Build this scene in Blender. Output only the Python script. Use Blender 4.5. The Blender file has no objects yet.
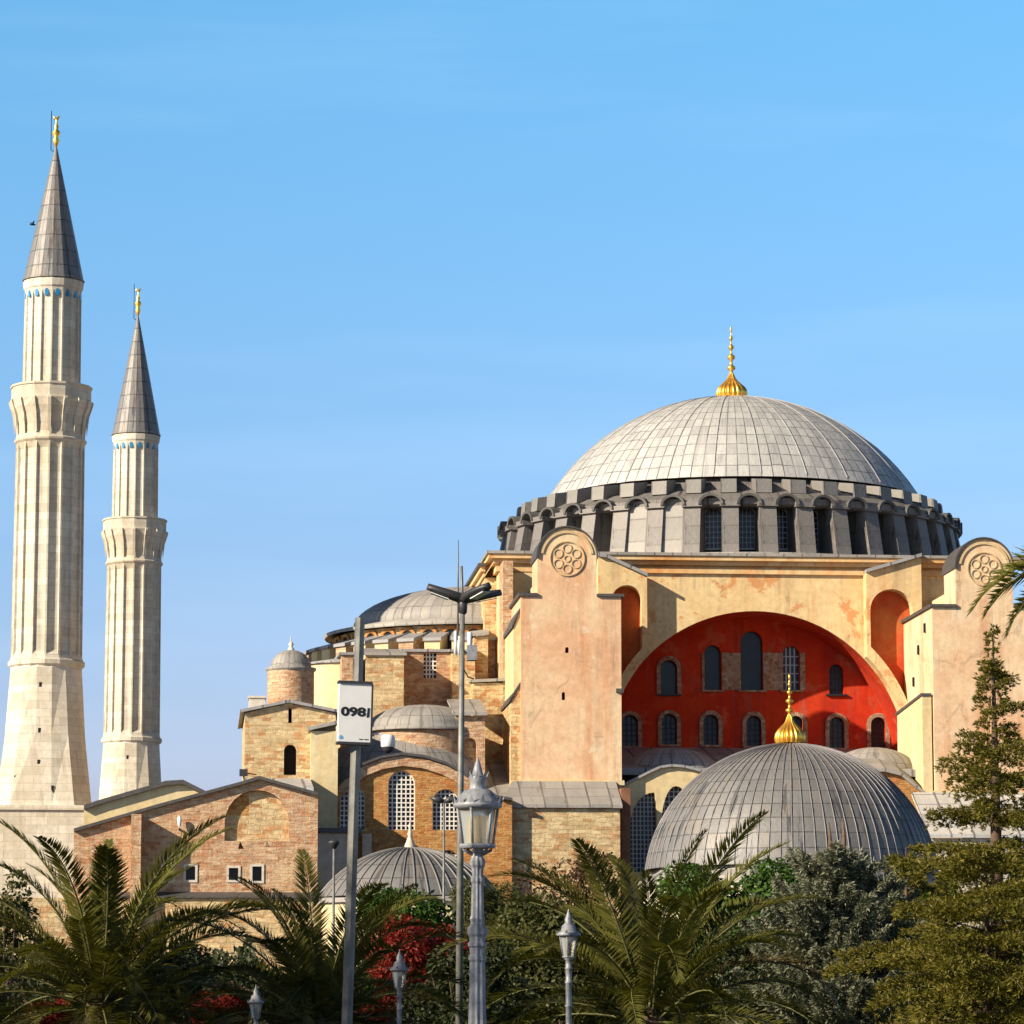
import bpy, math, random
import numpy as np
from mathutils import Vector, Matrix, geometry

random.seed(7)
rng = np.random.default_rng(7)
R = math.radians
sc = bpy.context.scene
COL = sc.collection

# ------------------------------------------------------------------ camera
FPX = 3600.0                      # focal length in pixels of a 1024 px frame
TILT = R(8.2)
CAM = Vector((0, 0, 1.7))
cd = bpy.data.cameras.new('camera')
cam = bpy.data.objects.new('camera', cd)
COL.objects.link(cam)
cd.sensor_width = 36
cd.lens = FPX / 1024 * 36
cd.clip_start = 0.5
cd.clip_end = 20000
cam.location = CAM
cam.rotation_euler = (R(90) + TILT, 0, 0)
sc.camera = cam

# ------------------------------------------------------------------ light
SUN_EL, SUN_AZ = 26.0, 237.0      # azimuth clockwise from +Y
sd = Vector((math.sin(R(SUN_AZ)) * math.cos(R(SUN_EL)), math.cos(R(SUN_AZ)) * math.cos(R(SUN_EL)), math.sin(R(SUN_EL))))
ld = bpy.data.lights.new('sun', 'SUN')
ld.energy = 5.0
ld.angle = R(0.5)
ld.color = (1.0, 0.86, 0.66)
sun = bpy.data.objects.new('sun', ld)
COL.objects.link(sun)
sun.rotation_euler = sd.to_track_quat('Z', 'Y').to_euler()
sun.location = (-80, -80, 90)

w = bpy.data.worlds.new('World')
sc.world = w
w.use_nodes = True
nt = w.node_tree
nt.nodes.clear()
wo = nt.nodes.new('ShaderNodeOutputWorld')
bg = nt.nodes.new('ShaderNodeBackground')
sky = nt.nodes.new('ShaderNodeTexSky')
sky.sky_type = 'NISHITA'
sky.sun_disc = False
sky.sun_elevation = R(SUN_EL)
sky.sun_rotation = R(SUN_AZ)
sky.air_density = 1.0
sky.dust_density = 0.6
sky.ozone_density = 2.0
tc = nt.nodes.new('ShaderNodeTexCoord')
sx = nt.nodes.new('ShaderNodeSeparateXYZ')
nt.links.new(tc.outputs['Generated'], sx.inputs[0])
rp = nt.nodes.new('ShaderNodeValToRGB')
rp.color_ramp.elements[0].position = 0.03
rp.color_ramp.elements[0].color = SKY_LOW = (0.84, 0.66, 0.94, 1)
rp.color_ramp.elements[1].position = 0.29
rp.color_ramp.elements[1].color = SKY_HIGH = (0.71, 1.30, 1.46, 1)
e3 = rp.color_ramp.elements.new(0.40)
e3.color = (0.03, 0.08, 0.18, 1)
nt.links.new(sx.outputs[2], rp.inputs[0])
mx = nt.nodes.new('ShaderNodeMix')
mx.data_type = 'RGBA'
mx.blend_type = 'MULTIPLY'
mx.inputs[0].default_value = 1.0
nt.links.new(sky.outputs[0], mx.inputs[6])
nt.links.new(rp.outputs[0], mx.inputs[7])
# a few faint wisps of high cloud
mpg = nt.nodes.new('ShaderNodeMapping')
mpg.inputs['Scale'].default_value = (3.0, 3.0, 26.0)
mpg.inputs['Rotation'].default_value = (0.0, 0.05, 0.0)
nt.links.new(tc.outputs['Generated'], mpg.inputs[0])
cn = nt.nodes.new('ShaderNodeTexNoise')
cn.inputs['Scale'].default_value = 1.6
cn.inputs['Detail'].default_value = 6
nt.links.new(mpg.outputs[0], cn.inputs['Vector'])
cr = nt.nodes.new('ShaderNodeValToRGB')
cr.color_ramp.elements[0].position = 0.48
cr.color_ramp.elements[0].color = (0, 0, 0, 1)
cr.color_ramp.elements[1].position = 0.75
cr.color_ramp.elements[1].color = (0.08, 0.08, 0.08, 1)
nt.links.new(cn.outputs[0], cr.inputs[0])
mc = nt.nodes.new('ShaderNodeMix')
mc.data_type = 'RGBA'
nt.links.new(cr.outputs[0], mc.inputs[0])
nt.links.new(mx.outputs[2], mc.inputs[6])
mc.inputs[7].default_value = (7.0, 8.6, 10.0, 1)
nt.links.new(mc.outputs[2], bg.inputs[0])
bg.inputs[1].default_value = 0.088
nt.links.new(bg.outputs[0], wo.inputs[0])

sc.view_settings.view_transform = 'Standard'
sc.view_settings.look = 'None'
sc.view_settings.gamma = 1
sc.view_settings.exposure = 0.72

# ------------------------------------------------------------------ pixel helpers
FW = Vector((0, math.cos(TILT), math.sin(TILT)))
UP = Vector((0, -math.sin(TILT), math.cos(TILT)))


def ray(px, py):
    return FW + Vector((1, 0, 0)) * ((px - 512) / FPX) - UP * ((py - 512) / FPX)


def P(px, py, Y):
    d = ray(px, py)
    return CAM + d * (Y / d.y)


ROT = R(5.0)
OC = P(733, 560, 291)
M = Matrix.Translation((OC.x, 291, 0)) @ Matrix.Rotation(ROT, 4, 'Z')
MI = M.inverted()
M3I = MI.to_3x3()
ID = Matrix.Identity(4)


def Q(px, py, v):
    c = MI @ CAM
    d = M3I @ ray(px, py)
    return c + d * ((v - c.y) / d.y)


def q(px, py, v):
    p = Q(px, py, v)
    return (p.x, p.z)


def qs(pts, v):
    return [q(a, b, v) for a, b in pts]


def mpp(px, py, v):               # metres per pixel at that place
    return (Q(px + 1, py, v) - Q(px, py, v)).length


def arc(cu, cz, ru, rz, a0, a1, n):
    return [(cu + ru * math.cos(R(a0 + (a1 - a0) * i / n)), cz + rz * math.sin(R(a0 + (a1 - a0) * i / n))) for i in range(n + 1)]


def archshape(cu, z0, zt, wd, n=12, rz=None):   # rectangle with a round head
    h = wd / 2
    rz = h if rz is None else rz
    return [(cu - h, z0), (cu + h, z0)] + arc(cu, zt - rz, h, rz, 0, 180, n)


def pxarch(cx, yt, yb, wpx, v, grow=0.0, n=12):
    k = mpp(cx, yb, v)
    u, zb = q(cx, yb, v)
    zt = q(cx, yt, v)[1]
    return archshape(u, zb - grow, zt + grow, wpx * k + 2 * grow, n)


# ------------------------------------------------------------------ mesh builder
RM = {}


class MB:
    def __init__(s):
        s.v, s.f, s.m, s.s, s.u = [], [], [], [], []

    def add(s, vs, fs, mat=0, smooth=False, uvs=None):
        b = len(s.v)
        s.v += [tuple(x) for x in vs]
        for i, f in enumerate(fs):
            s.f.append([b + k for k in f])
            s.m.append(mat)
            s.s.append(smooth)
            s.u.append(uvs[i] if uvs else None)
        return s

    def prism(s, outer, holes, v0, v1, mat=0, side=None, uvk=0.5):
        side = mat if side is None else side
        loops = [outer] + list(holes or [])
        tris = geometry.tessellate_polygon([[Vector((a, b, 0)) for a, b in l] for l in loops])
        flat = [p for l in loops for p in l]
        n = len(flat)
        vs = [(a, v0, b) for a, b in flat] + [(a, v1, b) for a, b in flat]
        fs = [tuple(t) for t in tris] + [tuple(n + k for k in reversed(t)) for t in tris]
        s.add(vs, fs, mat, False, [[(vs[k][0] * uvk, vs[k][2] * uvk) for k in f] for f in fs])
        b = 0
        for l in loops:
            L = len(l)
            acc = 0
            for i in range(L):
                j = (i + 1) % L
                p0, p1 = l[i], l[j]
                d = math.hypot(p1[0] - p0[0], p1[1] - p0[1])
                s.add([(p0[0], v0, p0[1]), (p1[0], v0, p1[1]), (p1[0], v1, p1[1]), (p0[0], v1, p0[1])], [(0, 1, 2, 3)], side, False,
                      [[(acc * uvk, 0), ((acc + d) * uvk, 0), ((acc + d) * uvk, (v1 - v0) * uvk), (acc * uvk, (v1 - v0) * uvk)]])
                acc += d
            b += L
        return s

    def box(s, u0, u1, v0, v1, z0, z1, mat=0):
        vs = [(u0, v0, z0), (u1, v0, z0), (u1, v1, z0), (u0, v1, z0), (u0, v0, z1), (u1, v0, z1), (u1, v1, z1), (u0, v1, z1)]
        return s.add(vs, [(0, 3, 2, 1), (4, 5, 6, 7), (0, 1, 5, 4), (1, 2, 6, 5), (2, 3, 7, 6), (3, 0, 4, 7)], mat)

    def hexa(s, vs, mat=0, uvk=0.5):   # eight corners, box order
        fs = [(0, 3, 2, 1), (4, 5, 6, 7), (0, 1, 5, 4), (1, 2, 6, 5), (2, 3, 7, 6), (3, 0, 4, 7)]
        uv = []
        for f in fs:
            o = Vector(vs[f[0]])
            e = (Vector(vs[f[1]]) - o)
            e = e.normalized() if e.length else Vector((1, 0, 0))
            g = Vector(vs[f[3]]) - o
            g = g - e * g.dot(e)
            g = g.normalized() if g.length else Vector((0, 0, 1))
            uv.append([((Vector(vs[k]) - o).dot(e) * uvk, (Vector(vs[k]) - o).dot(g) * uvk) for k in f])
        return s.add(vs, fs, mat, False, uv)

    def lathe(s, prof, n, c=(0, 0), mat=0, smooth=True, ur=None, vr=None, a0=0.0, a1=360.0, rot=0.0, sq=1.0):
        full = abs(a1 - a0) >= 359.9
        cols = n if full else n + 1
        ur = n if ur is None else ur
        acc = [0.0]
        for i in range(1, len(prof)):
            acc.append(acc[-1] + math.hypot(prof[i][0] - prof[i - 1][0], prof[i][1] - prof[i - 1][1]))
        vk = (vr / acc[-1]) if vr else 0.5
        vs = []
        for r, z in prof:
            for k in range(cols):
                a = R(a0 + (a1 - a0) * k / n + rot)
                vs.append((c[0] + r * math.cos(a), c[1] + r * math.sin(a) * sq, z))
        fs, uv = [], []
        for i in range(len(prof) - 1):
            for k in range(n):
                k2 = (k + 1) % cols
                fs.append((i * cols + k, i * cols + k2, (i + 1) * cols + k2, (i + 1) * cols + k))
                uv.append([(k * ur / n, acc[i] * vk), ((k + 1) * ur / n, acc[i] * vk), ((k + 1) * ur / n, acc[i + 1] * vk), (k * ur / n, acc[i + 1] * vk)])
        return s.add(vs, fs, mat, smooth, uv)

    def tube(s, pts, rad, n=8, mat=0, smooth=True, cap=True):
        pts = [Vector(p) for p in pts]
        rad = rad if isinstance(rad, (list, tuple)) else [rad] * len(pts)
        vs = []
        for i, p in enumerate(pts):
            t = (pts[min(i + 1, len(pts) - 1)] - pts[max(i - 1, 0)]).normalized()
            a = t.cross(Vector((0.13, 0.31, 1)) if abs(t.z) < 0.9 else Vector((1, 0.1, 0))).normalized()
            b = t.cross(a)
            for k in range(n):
                x = 2 * math.pi * k / n
                vs.append(p + (a * math.cos(x) + b * math.sin(x)) * rad[i])
        fs = [(i * n + k, i * n + (k + 1) % n, (i + 1) * n + (k + 1) % n, (i + 1) * n + k) for i in range(len(pts) - 1) for k in range(n)]
        if cap:
            fs += [tuple(range(n - 1, -1, -1)), tuple(range((len(pts) - 1) * n, len(pts) * n))]
        return s.add(vs, fs, mat, smooth)

    def build(s, name, mats, parent=None, frame=None, at=None, local=None):
        frame = M if frame is None else frame
        pm = RM[parent.name] if parent else (Matrix.Translation(at) if at is not None else ID)
        if local is not None:
            pm = pm @ local
        T = pm.inverted() @ frame
        co = np.array(s.v, dtype=float)
        A = np.array(T)
        co = co @ A[:3, :3].T + A[:3, 3]
        me = bpy.data.meshes.new(name)
        me.from_pydata(co.tolist(), [], s.f)
        for m in (mats if isinstance(mats, (list, tuple)) else [mats]):
            me.materials.append(m)
        me.polygons.foreach_set('material_index', s.m)
        me.polygons.foreach_set('use_smooth', s.s)
        if any(x is not None for x in s.u):
            ul = me.uv_layers.new(name='UVMap')
            flat = []
            for f, x in zip(s.f, s.u):
                flat += [c for p in (x or [(0.5, 0.5)] * len(f)) for c in p]
            ul.data.foreach_set('uv', flat)
        me.update()
        o = bpy.data.objects.new(name, me)
        COL.objects.link(o)
        if parent:
            o.parent = parent
            if local is not None:
                o.location = local.translation
            RM[o.name] = pm
        elif at is not None:
            o.location = at
            RM[o.name] = pm
        else:
            RM[o.name] = ID
        return o


def tag(o, label, cat, group=None, kind=None):
    if label:
        o['label'] = label
    if cat:
        o['category'] = cat
    if group:
        o['group'] = group
    if kind:
        o['kind'] = kind
    return o


def thing(name, label, cat, loc, rz=0.0, group=None):
    o = bpy.data.objects.new(name, None)
    COL.objects.link(o)
    o.empty_display_size = 0.3
    o.location = loc
    o.rotation_euler = (0, 0, rz)
    RM[o.name] = Matrix.Translation(loc) @ Matrix.Rotation(rz, 4, 'Z')
    return tag(o, label, cat, group)


def bthing(name, label, cat, px, v, group=None):   # a building: Empty on the ground, turned with the mosque
    u = Q(px, 1000, v).x
    return thing(name, label, cat, M @ Vector((u, v, 0)), ROT, group)


def copy_tree(o, parent=None):
    c = o.copy()
    COL.objects.link(c)
    if parent:
        c.parent = parent
    for ch in list(o.children):
        copy_tree(ch, c)
    return c


# ------------------------------------------------------------------ materials
class NT:
    def __init__(s, name):
        s.mat = bpy.data.materials.new(name)
        s.mat.use_nodes = True
        s.t = s.mat.node_tree
        s.bsdf = s.t.nodes['Principled BSDF']
        s.out = s.t.nodes['Material Output']

    def node(s, typ, **kw):
        n = s.t.nodes.new('ShaderNode' + typ)
        for k, x in kw.items():
            setattr(n, k, x)
        return n

    def put(s, sock, x):
        if hasattr(x, 'is_linked') or hasattr(x, 'links'):
            s.t.links.new(x, sock)
        else:
            if sock.type == 'RGBA' and len(x) == 3:
                x = (*x, 1)
            sock.default_value = x

    def math(s, op, a, b=0.0, c=None):
        n = s.node('Math', operation=op)
        s.put(n.inputs[0], a)
        s.put(n.inputs[1], b)
        if c is not None:
            s.put(n.inputs[2], c)
        return n.outputs[0]

    def mix(s, f, a, b, blend='MIX'):
        n = s.node('Mix', data_type='RGBA', blend_type=blend)
        s.put(n.inputs[0], f)
        s.put(n.inputs[6], a)
        s.put(n.inputs[7], b)
        return n.outputs[2]

    def ramp(s, f, p0, p1, c0=(0, 0, 0), c1=(1, 1, 1)):
        n = s.node('ValToRGB')
        e = n.color_ramp.elements
        e[0].position, e[1].position = p0, p1
        e[0].color, e[1].color = (*c0, 1), (*c1, 1)
        s.put(n.inputs[0], f)
        return n.outputs[0]

    def noise(s, vec, scale, detail=4, rough=0.55, dist=0.0):
        n = s.node('TexNoise')
        s.put(n.inputs['Vector'], vec)
        n.inputs['Scale'].default_value = scale
        n.inputs['Detail'].default_value = detail
        n.inputs['Roughness'].default_value = rough
        n.inputs['Distortion'].default_value = dist
        return n.outputs['Fac']

    def xyz(s, x, y, z=0.0):
        n = s.node('CombineXYZ')
        for i, k in enumerate((x, y, z)):
            s.put(n.inputs[i], k)
        return n.outputs[0]

    def coords(s):
        t = s.node('TexCoord')
        sp = s.node('SeparateXYZ')
        s.put(sp.inputs[0], t.outputs['Object'])
        return t.outputs['Object'], sp.outputs

    def bump(s, h, strength=0.4, dist=0.1):
        n = s.node('Bump')
        n.inputs['Strength'].default_value = strength
        n.inputs['Distance'].default_value = dist
        s.put(n.inputs['Height'], h)
        s.put(s.bsdf.inputs['Normal'], n.outputs[0])

    def fin(s, col, rough=0.85, metal=0.0, spec=0.3):
        s.put(s.bsdf.inputs['Base Color'], col)
        s.put(s.bsdf.inputs['Roughness'], rough)
        s.put(s.bsdf.inputs['Metallic'], metal)
        s.bsdf.inputs['Specular IOR Level'].default_value = spec
        return s.mat


def plaster(name, c1, c2, c3, big=0.12, streak=0.5, patch=None, patch_th=0.62, courses=None, grime=0.35, cracks=0.0):
    t = NT(name)
    ob, xyz = t.coords()
    h = t.math('ADD', xyz[0], xyz[1])
    v2 = t.xyz(h, xyz[2], 0)
    n1 = t.noise(v2, big, 5, 0.6, 0.4)
    col = t.mix(t.ramp(n1, 0.40, 0.62), c1, c2)
    sv = t.xyz(t.math('MULTIPLY', h, 1.0), t.math('MULTIPLY', xyz[2], 0.07), 3.0)
    n2 = t.noise(sv, 0.8, 5, 0.65)
    col = t.mix(t.math('MULTIPLY', t.ramp(n2, 0.50, 0.75), streak), col, c3)
    n3 = t.noise(ob, 2.2, 6, 0.7)
    col = t.mix(0.55, col, t.ramp(n3, 0.25, 0.75, (0.55, 0.53, 0.5), (1.15, 1.15, 1.15)), 'MULTIPLY')
    hgt = n3
    if patch:
        n4 = t.noise(v2, 0.40, 8, 0.70, 0.25)
        col = t.mix(t.math('MULTIPLY', t.ramp(n4, patch_th, patch_th + 0.04), 0.8), col, patch)
    # grey water runs and a few hairline cracks
    gv = t.xyz(t.math('MULTIPLY', h, 1.0), t.math('MULTIPLY', xyz[2], 0.05), 9.0)
    g1 = t.noise(gv, 1.7, 6, 0.7)
    g2 = t.noise(v2, 0.22, 4, 0.6)
    gf = t.math('MULTIPLY', t.ramp(g1, 0.50, 0.72), t.ramp(g2, 0.42, 0.62))
    col = t.mix(t.math('MULTIPLY', gf, grime), col, (0.20, 0.16, 0.13))
    if cracks:
        vo = t.node('TexVoronoi', feature='DISTANCE_TO_EDGE')
        wb = t.noise(v2, 1.2, 4)
        t.put(vo.inputs['Vector'], t.xyz(t.math('ADD', h, t.math('MULTIPLY', wb, 1.6)), t.math('ADD', t.math('MULTIPLY', xyz[2], 0.5), t.math('MULTIPLY', wb, 1.3)), 0))
        vo.inputs['Scale'].default_value = 0.22
        ck = t.math('LESS_THAN', vo.outputs['Distance'], 0.012)
        ck = t.math('MULTIPLY', ck, t.ramp(t.noise(v2, 0.5, 3), 0.48, 0.60))
        col = t.mix(t.math('MULTIPLY', ck, cracks), col, (0.22, 0.13, 0.08))
    if courses:
        b = t.node('TexBrick')
        t.put(b.inputs['Vector'], v2)
        b.inputs['Scale'].default_value = 1.0
        b.inputs['Mortar Size'].default_value = 0.02
        b.inputs['Mortar Smooth'].default_value = 0.3
        b.inputs['Brick Width'].default_value = courses[0]
        b.inputs['Row Height'].default_value = courses[1]
        b.inputs['Color1'].default_value = (0.80, 0.78, 0.74, 1)
        b.inputs['Color2'].default_value = (1.10, 1.10, 1.10, 1)
        b.inputs['Mortar'].default_value = (0.62, 0.58, 0.52, 1)
        col = t.mix(courses[2], col, b.outputs['Color'], 'MULTIPLY')
    t.bump(hgt, 0.35, 0.06)
    return t.fin(col, 0.9, 0, 0.15)


def rubble(name, stone1, stone2, brick, mortar, row=0.28, wid=0.7, mask=(0.42, 0.58), plast=None, pm=(0.5, 0.6)):
    t = NT(name)
    ob, xyz = t.coords()
    h = t.math('ADD', xyz[0], xyz[1])
    v2 = t.xyz(h, xyz[2], 0)
    wob = t.noise(v2, 0.9, 3)
    wv = t.xyz(t.math('ADD', h, t.math('MULTIPLY', wob, 0.35)), t.math('ADD', xyz[2], t.math('MULTIPLY', wob, 0.5)), 0)
    b = t.node('TexBrick')
    t.put(b.inputs['Vector'], wv)
    b.inputs['Scale'].default_value = 1.0
    b.inputs['Mortar Size'].default_value = 0.035
    b.inputs['Mortar Smooth'].default_value = 0.5
    b.inputs['Brick Width'].default_value = wid
    b.inputs['Row Height'].default_value = row
    b.inputs['Color1'].default_value = (*stone1, 1)
    b.inputs['Color2'].default_value = (*stone2, 1)
    b.inputs['Mortar'].default_value = (*mortar, 1)
    # single stones turned to brick by a cell lottery
    wz = t.noise(v2, 1.6, 3)
    cz = t.math('FLOOR', t.math('ADD', t.math('MULTIPLY', xyz[2], 1.0 / row * 1.15), t.math('MULTIPLY', wob, 1.6)))
    cx = t.math('FLOOR', t.math('ADD', t.math('MULTIPLY', h, 1.0 / wid * 1.3), t.math('ADD', t.math('MULTIPLY', cz, 0.37), t.math('MULTIPLY', wz, 1.5))))
    wn = t.node('TexWhiteNoise', noise_dimensions='2D')
    t.put(wn.inputs['Vector'], t.xyz(cx, cz, 0))
    sp = t.node('SeparateColor')
    t.put(sp.inputs[0], wn.outputs['Color'])
    nb = t.noise(v2, 0.30, 7, 0.75, 0.2)
    lot = t.math('ADD', t.math('MULTIPLY', sp.outputs[0], 0.55), t.math('MULTIPLY', nb, 0.75))
    col = t.mix(t.math('MULTIPLY', t.ramp(lot, mask[0] + 0.12, mask[1] + 0.20), 0.85), b.outputs['Color'], brick)
    col = t.mix(0.5, col, t.ramp(sp.outputs[1], 0.0, 1.0, (0.62, 0.58, 0.54), (1.2, 1.2, 1.2)), 'MULTIPLY')
    n3 = t.noise(ob, 3.0, 6, 0.75)
    col = t.mix(0.7, col, t.ramp(n3, 0.3, 0.7, (0.5, 0.46, 0.42), (1.2, 1.2, 1.2)), 'MULTIPLY')
    if plast:
        n4 = t.noise(v2, 0.30, 8, 0.75, 0.5)
        col = t.mix(t.ramp(n4, pm[0], pm[1]), col, plast)
    t.bump(t.math('ADD', t.math('MULTIPLY', b.outputs['Fac'], -0.6), n3), 0.8, 0.09)
    return t.fin(col, 0.93, 0, 0.1)


def lead(name, c_lo, c_hi, seam=0.045, seam_h=0.04, seam_col=(0.09, 0.09, 0.10), offset=True, metal=0.25, rough=0.5, rust=None, streak=0.35):
    t = NT(name)
    tcn = t.node('TexCoord')
    sp = t.node('SeparateXYZ')
    t.put(sp.inputs[0], tcn.outputs['UV'])
    U, V = sp.outputs[0], sp.outputs[1]
    colr = t.math('FLOOR', U)
    wn0 = t.node('TexWhiteNoise', noise_dimensions='1D')
    t.put(wn0.inputs['W'], colr)
    V2 = t.math('ADD', V, t.math('MULTIPLY', wn0.outputs['Value'], 0.12)) if offset else V
    row = t.math('FLOOR', V2)
    fu, fv = t.math('FRACT', U), t.math('FRACT', V2)
    wn = t.node('TexWhiteNoise', noise_dimensions='2D')
    t.put(wn.inputs['Vector'], t.xyz(colr, row, 0))
    ob, xyz = t.coords()
    n1 = t.noise(ob, 0.7, 5, 0.65)
    n2 = t.noise(ob, 5.0, 5, 0.7)
    f = t.math('ADD', t.math('MULTIPLY', wn.outputs['Value'], 0.55), t.math('MULTIPLY', n1, 0.6))
    col = t.mix(t.ramp(f, 0.2, 0.85), c_lo, c_hi)
    col = t.mix(0.5, col, t.ramp(n2, 0.3, 0.7, (0.7, 0.7, 0.7), (1.12, 1.12, 1.12)), 'MULTIPLY')
    if rust:
        wn3 = t.node('TexWhiteNoise', noise_dimensions='2D')
        t.put(wn3.inputs['Vector'], t.xyz(t.math('ADD', colr, 31.7), row, 0))
        col = t.mix(t.math('MULTIPLY', t.ramp(wn3.outputs['Value'], 0.6, 0.95), 0.7), col, rust)
    st = t.noise(t.xyz(t.math('MULTIPLY', U, 1.3), t.math('MULTIPLY', V, 0.16), 2.0), 1.0, 6, 0.7)
    col = t.mix(t.math('MULTIPLY', t.ramp(st, 0.50, 0.72), streak), col, (0.10, 0.10, 0.105))
    col = t.mix(t.math('MULTIPLY', t.ramp(st, 0.42, 0.28), streak * 0.5), col, (0.72, 0.70, 0.66))
    su = t.math('LESS_THAN', t.math('MINIMUM', fu, t.math('SUBTRACT', 1.0, fu)), seam)
    sv = t.math('LESS_THAN', t.math('MINIMUM', fv, t.math('SUBTRACT', 1.0, fv)), seam_h)
    sm = t.math('MAXIMUM', su, t.math('MULTIPLY', sv, 0.75))
    sm = t.math('MULTIPLY', sm, t.ramp(t.noise(t.xyz(t.math('MULTIPLY', U, .6), t.math('MULTIPLY', V, .35), 5.0), 1.0, 3), 0.30, 0.62, (0.35, 0.35, 0.35), (1, 1, 1)))
    col = t.mix(sm, col, seam_col)
    t.bump(t.math('ADD', t.math('MULTIPLY', sm, 1.0), t.math('MULTIPLY', n1, 1.6)), 0.45, 0.12)
    return t.fin(col, t.math('ADD', rough, t.math('MULTIPLY', n2, 0.2)), metal, 0.4)


def plain(name, col, rough=0.6, metal=0.0, var=0.25, scale=4.0, spec=0.4):
    t = NT(name)
    ob, _ = t.coords()
    n = t.noise(ob, scale, 5, 0.65)
    lo, hi = 1 - var, 1 + var
    c = t.mix(1.0, col, t.ramp(n, 0.3, 0.7, (lo, lo, lo), (hi, hi, hi)), 'MULTIPLY')
    return t.fin(c, rough, metal, spec)


def leafmat(name, c1, c2, c3, trans=0.35, scale=1.5, rough=0.55, spec=0.25):
    t = NT(name)
    g = t.node('NewGeometry')
    ob, _ = t.coords()
    r = g.outputs['Random Per Island']
    n = t.noise(ob, scale, 3)
    c = t.mix(t.ramp(t.math('ADD', t.math('MULTIPLY', r, 0.6), t.math('MULTIPLY', n, 0.5)), 0.2, 0.85), c1, c2)
    c = t.mix(t.ramp(r, 0.88, 0.97), c, c3)
    t.fin(c, rough, 0, spec)
    tr = t.node('BsdfTranslucent')
    t.put(tr.inputs[0], t.mix(1.0, c, (1.3, 1.4, 0.6), 'MULTIPLY'))
    ms = t.node('MixShader')
    ms.inputs[0].default_value = trans
    t.t.links.new(t.bsdf.outputs[0], ms.inputs[1])
    t.t.links.new(tr.outputs[0], ms.inputs[2])
    t.t.links.new(ms.outputs[0], t.out.inputs[0])
    return t.mat


CREAM = plaster('cream_pink_plaster', (0.80, 0.63, 0.42), (0.73, 0.45, 0.275), (0.60, 0.25, 0.11), 0.15, 0.8, (0.72, 0.58, 0.42), 0.60, None, 0.6, 0.3)
WALLC = plaster('old_yellow_plaster', (0.76, 0.59, 0.33), (0.70, 0.50, 0.26), (0.58, 0.30, 0.14), 0.16, 0.75, (0.56, 0.24, 0.09), 0.56, None, 0.65, 0.35)
WALLY = plaster('pale_yellow_plaster', (0.72, 0.62, 0.38), (0.68, 0.52, 0.28), (0.55, 0.40, 0.22), 0.2, 0.4)
WHITEW = plaster('pale_wall_plaster', (0.66, 0.62, 0.54), (0.60, 0.52, 0.42), (0.5, 0.4, 0.3), 0.2, 0.3)
CORN = plaster('stained_cornice_plaster', (0.72, 0.54, 0.30), (0.70, 0.40, 0.17), (0.62, 0.22, 0.06), 0.25, 0.8)
RED = plaster('red_plaster', (0.58, 0.050, 0.012), (0.46, 0.026, 0.010), (0.24, 0.020, 0.014), 0.16, 0.7, (0.52, 0.10, 0.045), 0.58, None, 0.6, 0.3)
NICHE = plaster('niche_red_plaster', (0.50, 0.065, 0.02), (0.52, 0.16, 0.05), (0.32, 0.04, 0.02), 0.25, 0.6)
STONE = plaster('minaret_limestone', (0.74, 0.70, 0.61), (0.68, 0.61, 0.49), (0.50, 0.40, 0.28), 0.15, 0.45, None, 0.6, (1.6, 0.62, 0.7), 0.55)
MEDAL = plaster('carved_cream_stone', (0.66, 0.50, 0.29), (0.64, 0.47, 0.27), (0.58, 0.40, 0.22), 0.3, 0.3)
BRICKR = rubble('red_brick_masonry', (0.66, 0.47, 0.31), (0.60, 0.39, 0.25), (0.52, 0.26, 0.14), (0.66, 0.51, 0.36), 0.20, 0.55, (0.44, 0.66), (0.64, 0.47, 0.29), (0.54, 0.66))
BRICKO = rubble('orange_brick_masonry', (0.58, 0.33, 0.12), (0.56, 0.28, 0.10), (0.52, 0.21, 0.07), (0.60, 0.38, 0.17), 0.16, 0.5, (0.44, 0.66))
RUBBLE = rubble('yellow_rubble_masonry', (0.72, 0.57, 0.33), (0.62, 0.46, 0.25), (0.54, 0.25, 0.10), (0.60, 0.45, 0.26), 0.30, 0.7, (0.52, 0.66), (0.74, 0.58, 0.33), (0.52, 0.62))
RUBBLE2 = rubble('pale_rubble_masonry', (0.74, 0.60, 0.36), (0.64, 0.48, 0.27), (0.54, 0.27, 0.12), (0.66, 0.53, 0.33), 0.30, 0.8, (0.58, 0.72))
BROWN = plain('brown_pilaster', (0.20, 0.09, 0.05), 0.85, 0, 0.3, 1.5)
LEADM = lead('pale_lead_sheets', (0.40, 0.40, 0.40), (0.64, 0.63, 0.60), 0.05, 0.045, (0.12, 0.12, 0.13), True, 0.3, 0.42, None, 0.6)
LEADT = lead('grey_lead_battens', (0.052, 0.056, 0.066), (0.135, 0.13, 0.135), 0.03, 0.035, (0.035, 0.035, 0.042), False, 0.3, 0.48, (0.15, 0.12, 0.10), 0.35)
LEADR = lead('roof_lead', (0.17, 0.16, 0.15), (0.30, 0.275, 0.25), 0.04, 0.03, (0.12, 0.11, 0.11), True, 0.15, 0.6)
LEADD = lead('dark_roof_lead', (0.16, 0.16, 0.18), (0.25, 0.25, 0.27), 0.04, 0.03, (0.06, 0.06, 0.07), True, 0.15, 0.6)
LEADX = plain('drum_recess_shade_lead', (0.045, 0.043, 0.045), 0.55, 0.2, 0.3, 2.0)  # shade of the recesses between the ribs, painted as a darker lead
LEADK = lead('drum_hood_lead', (0.065, 0.062, 0.06), (0.15, 0.138, 0.128), 0.04, 0.03, (0.07, 0.07, 0.07), True, 0.2, 0.55)
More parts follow.
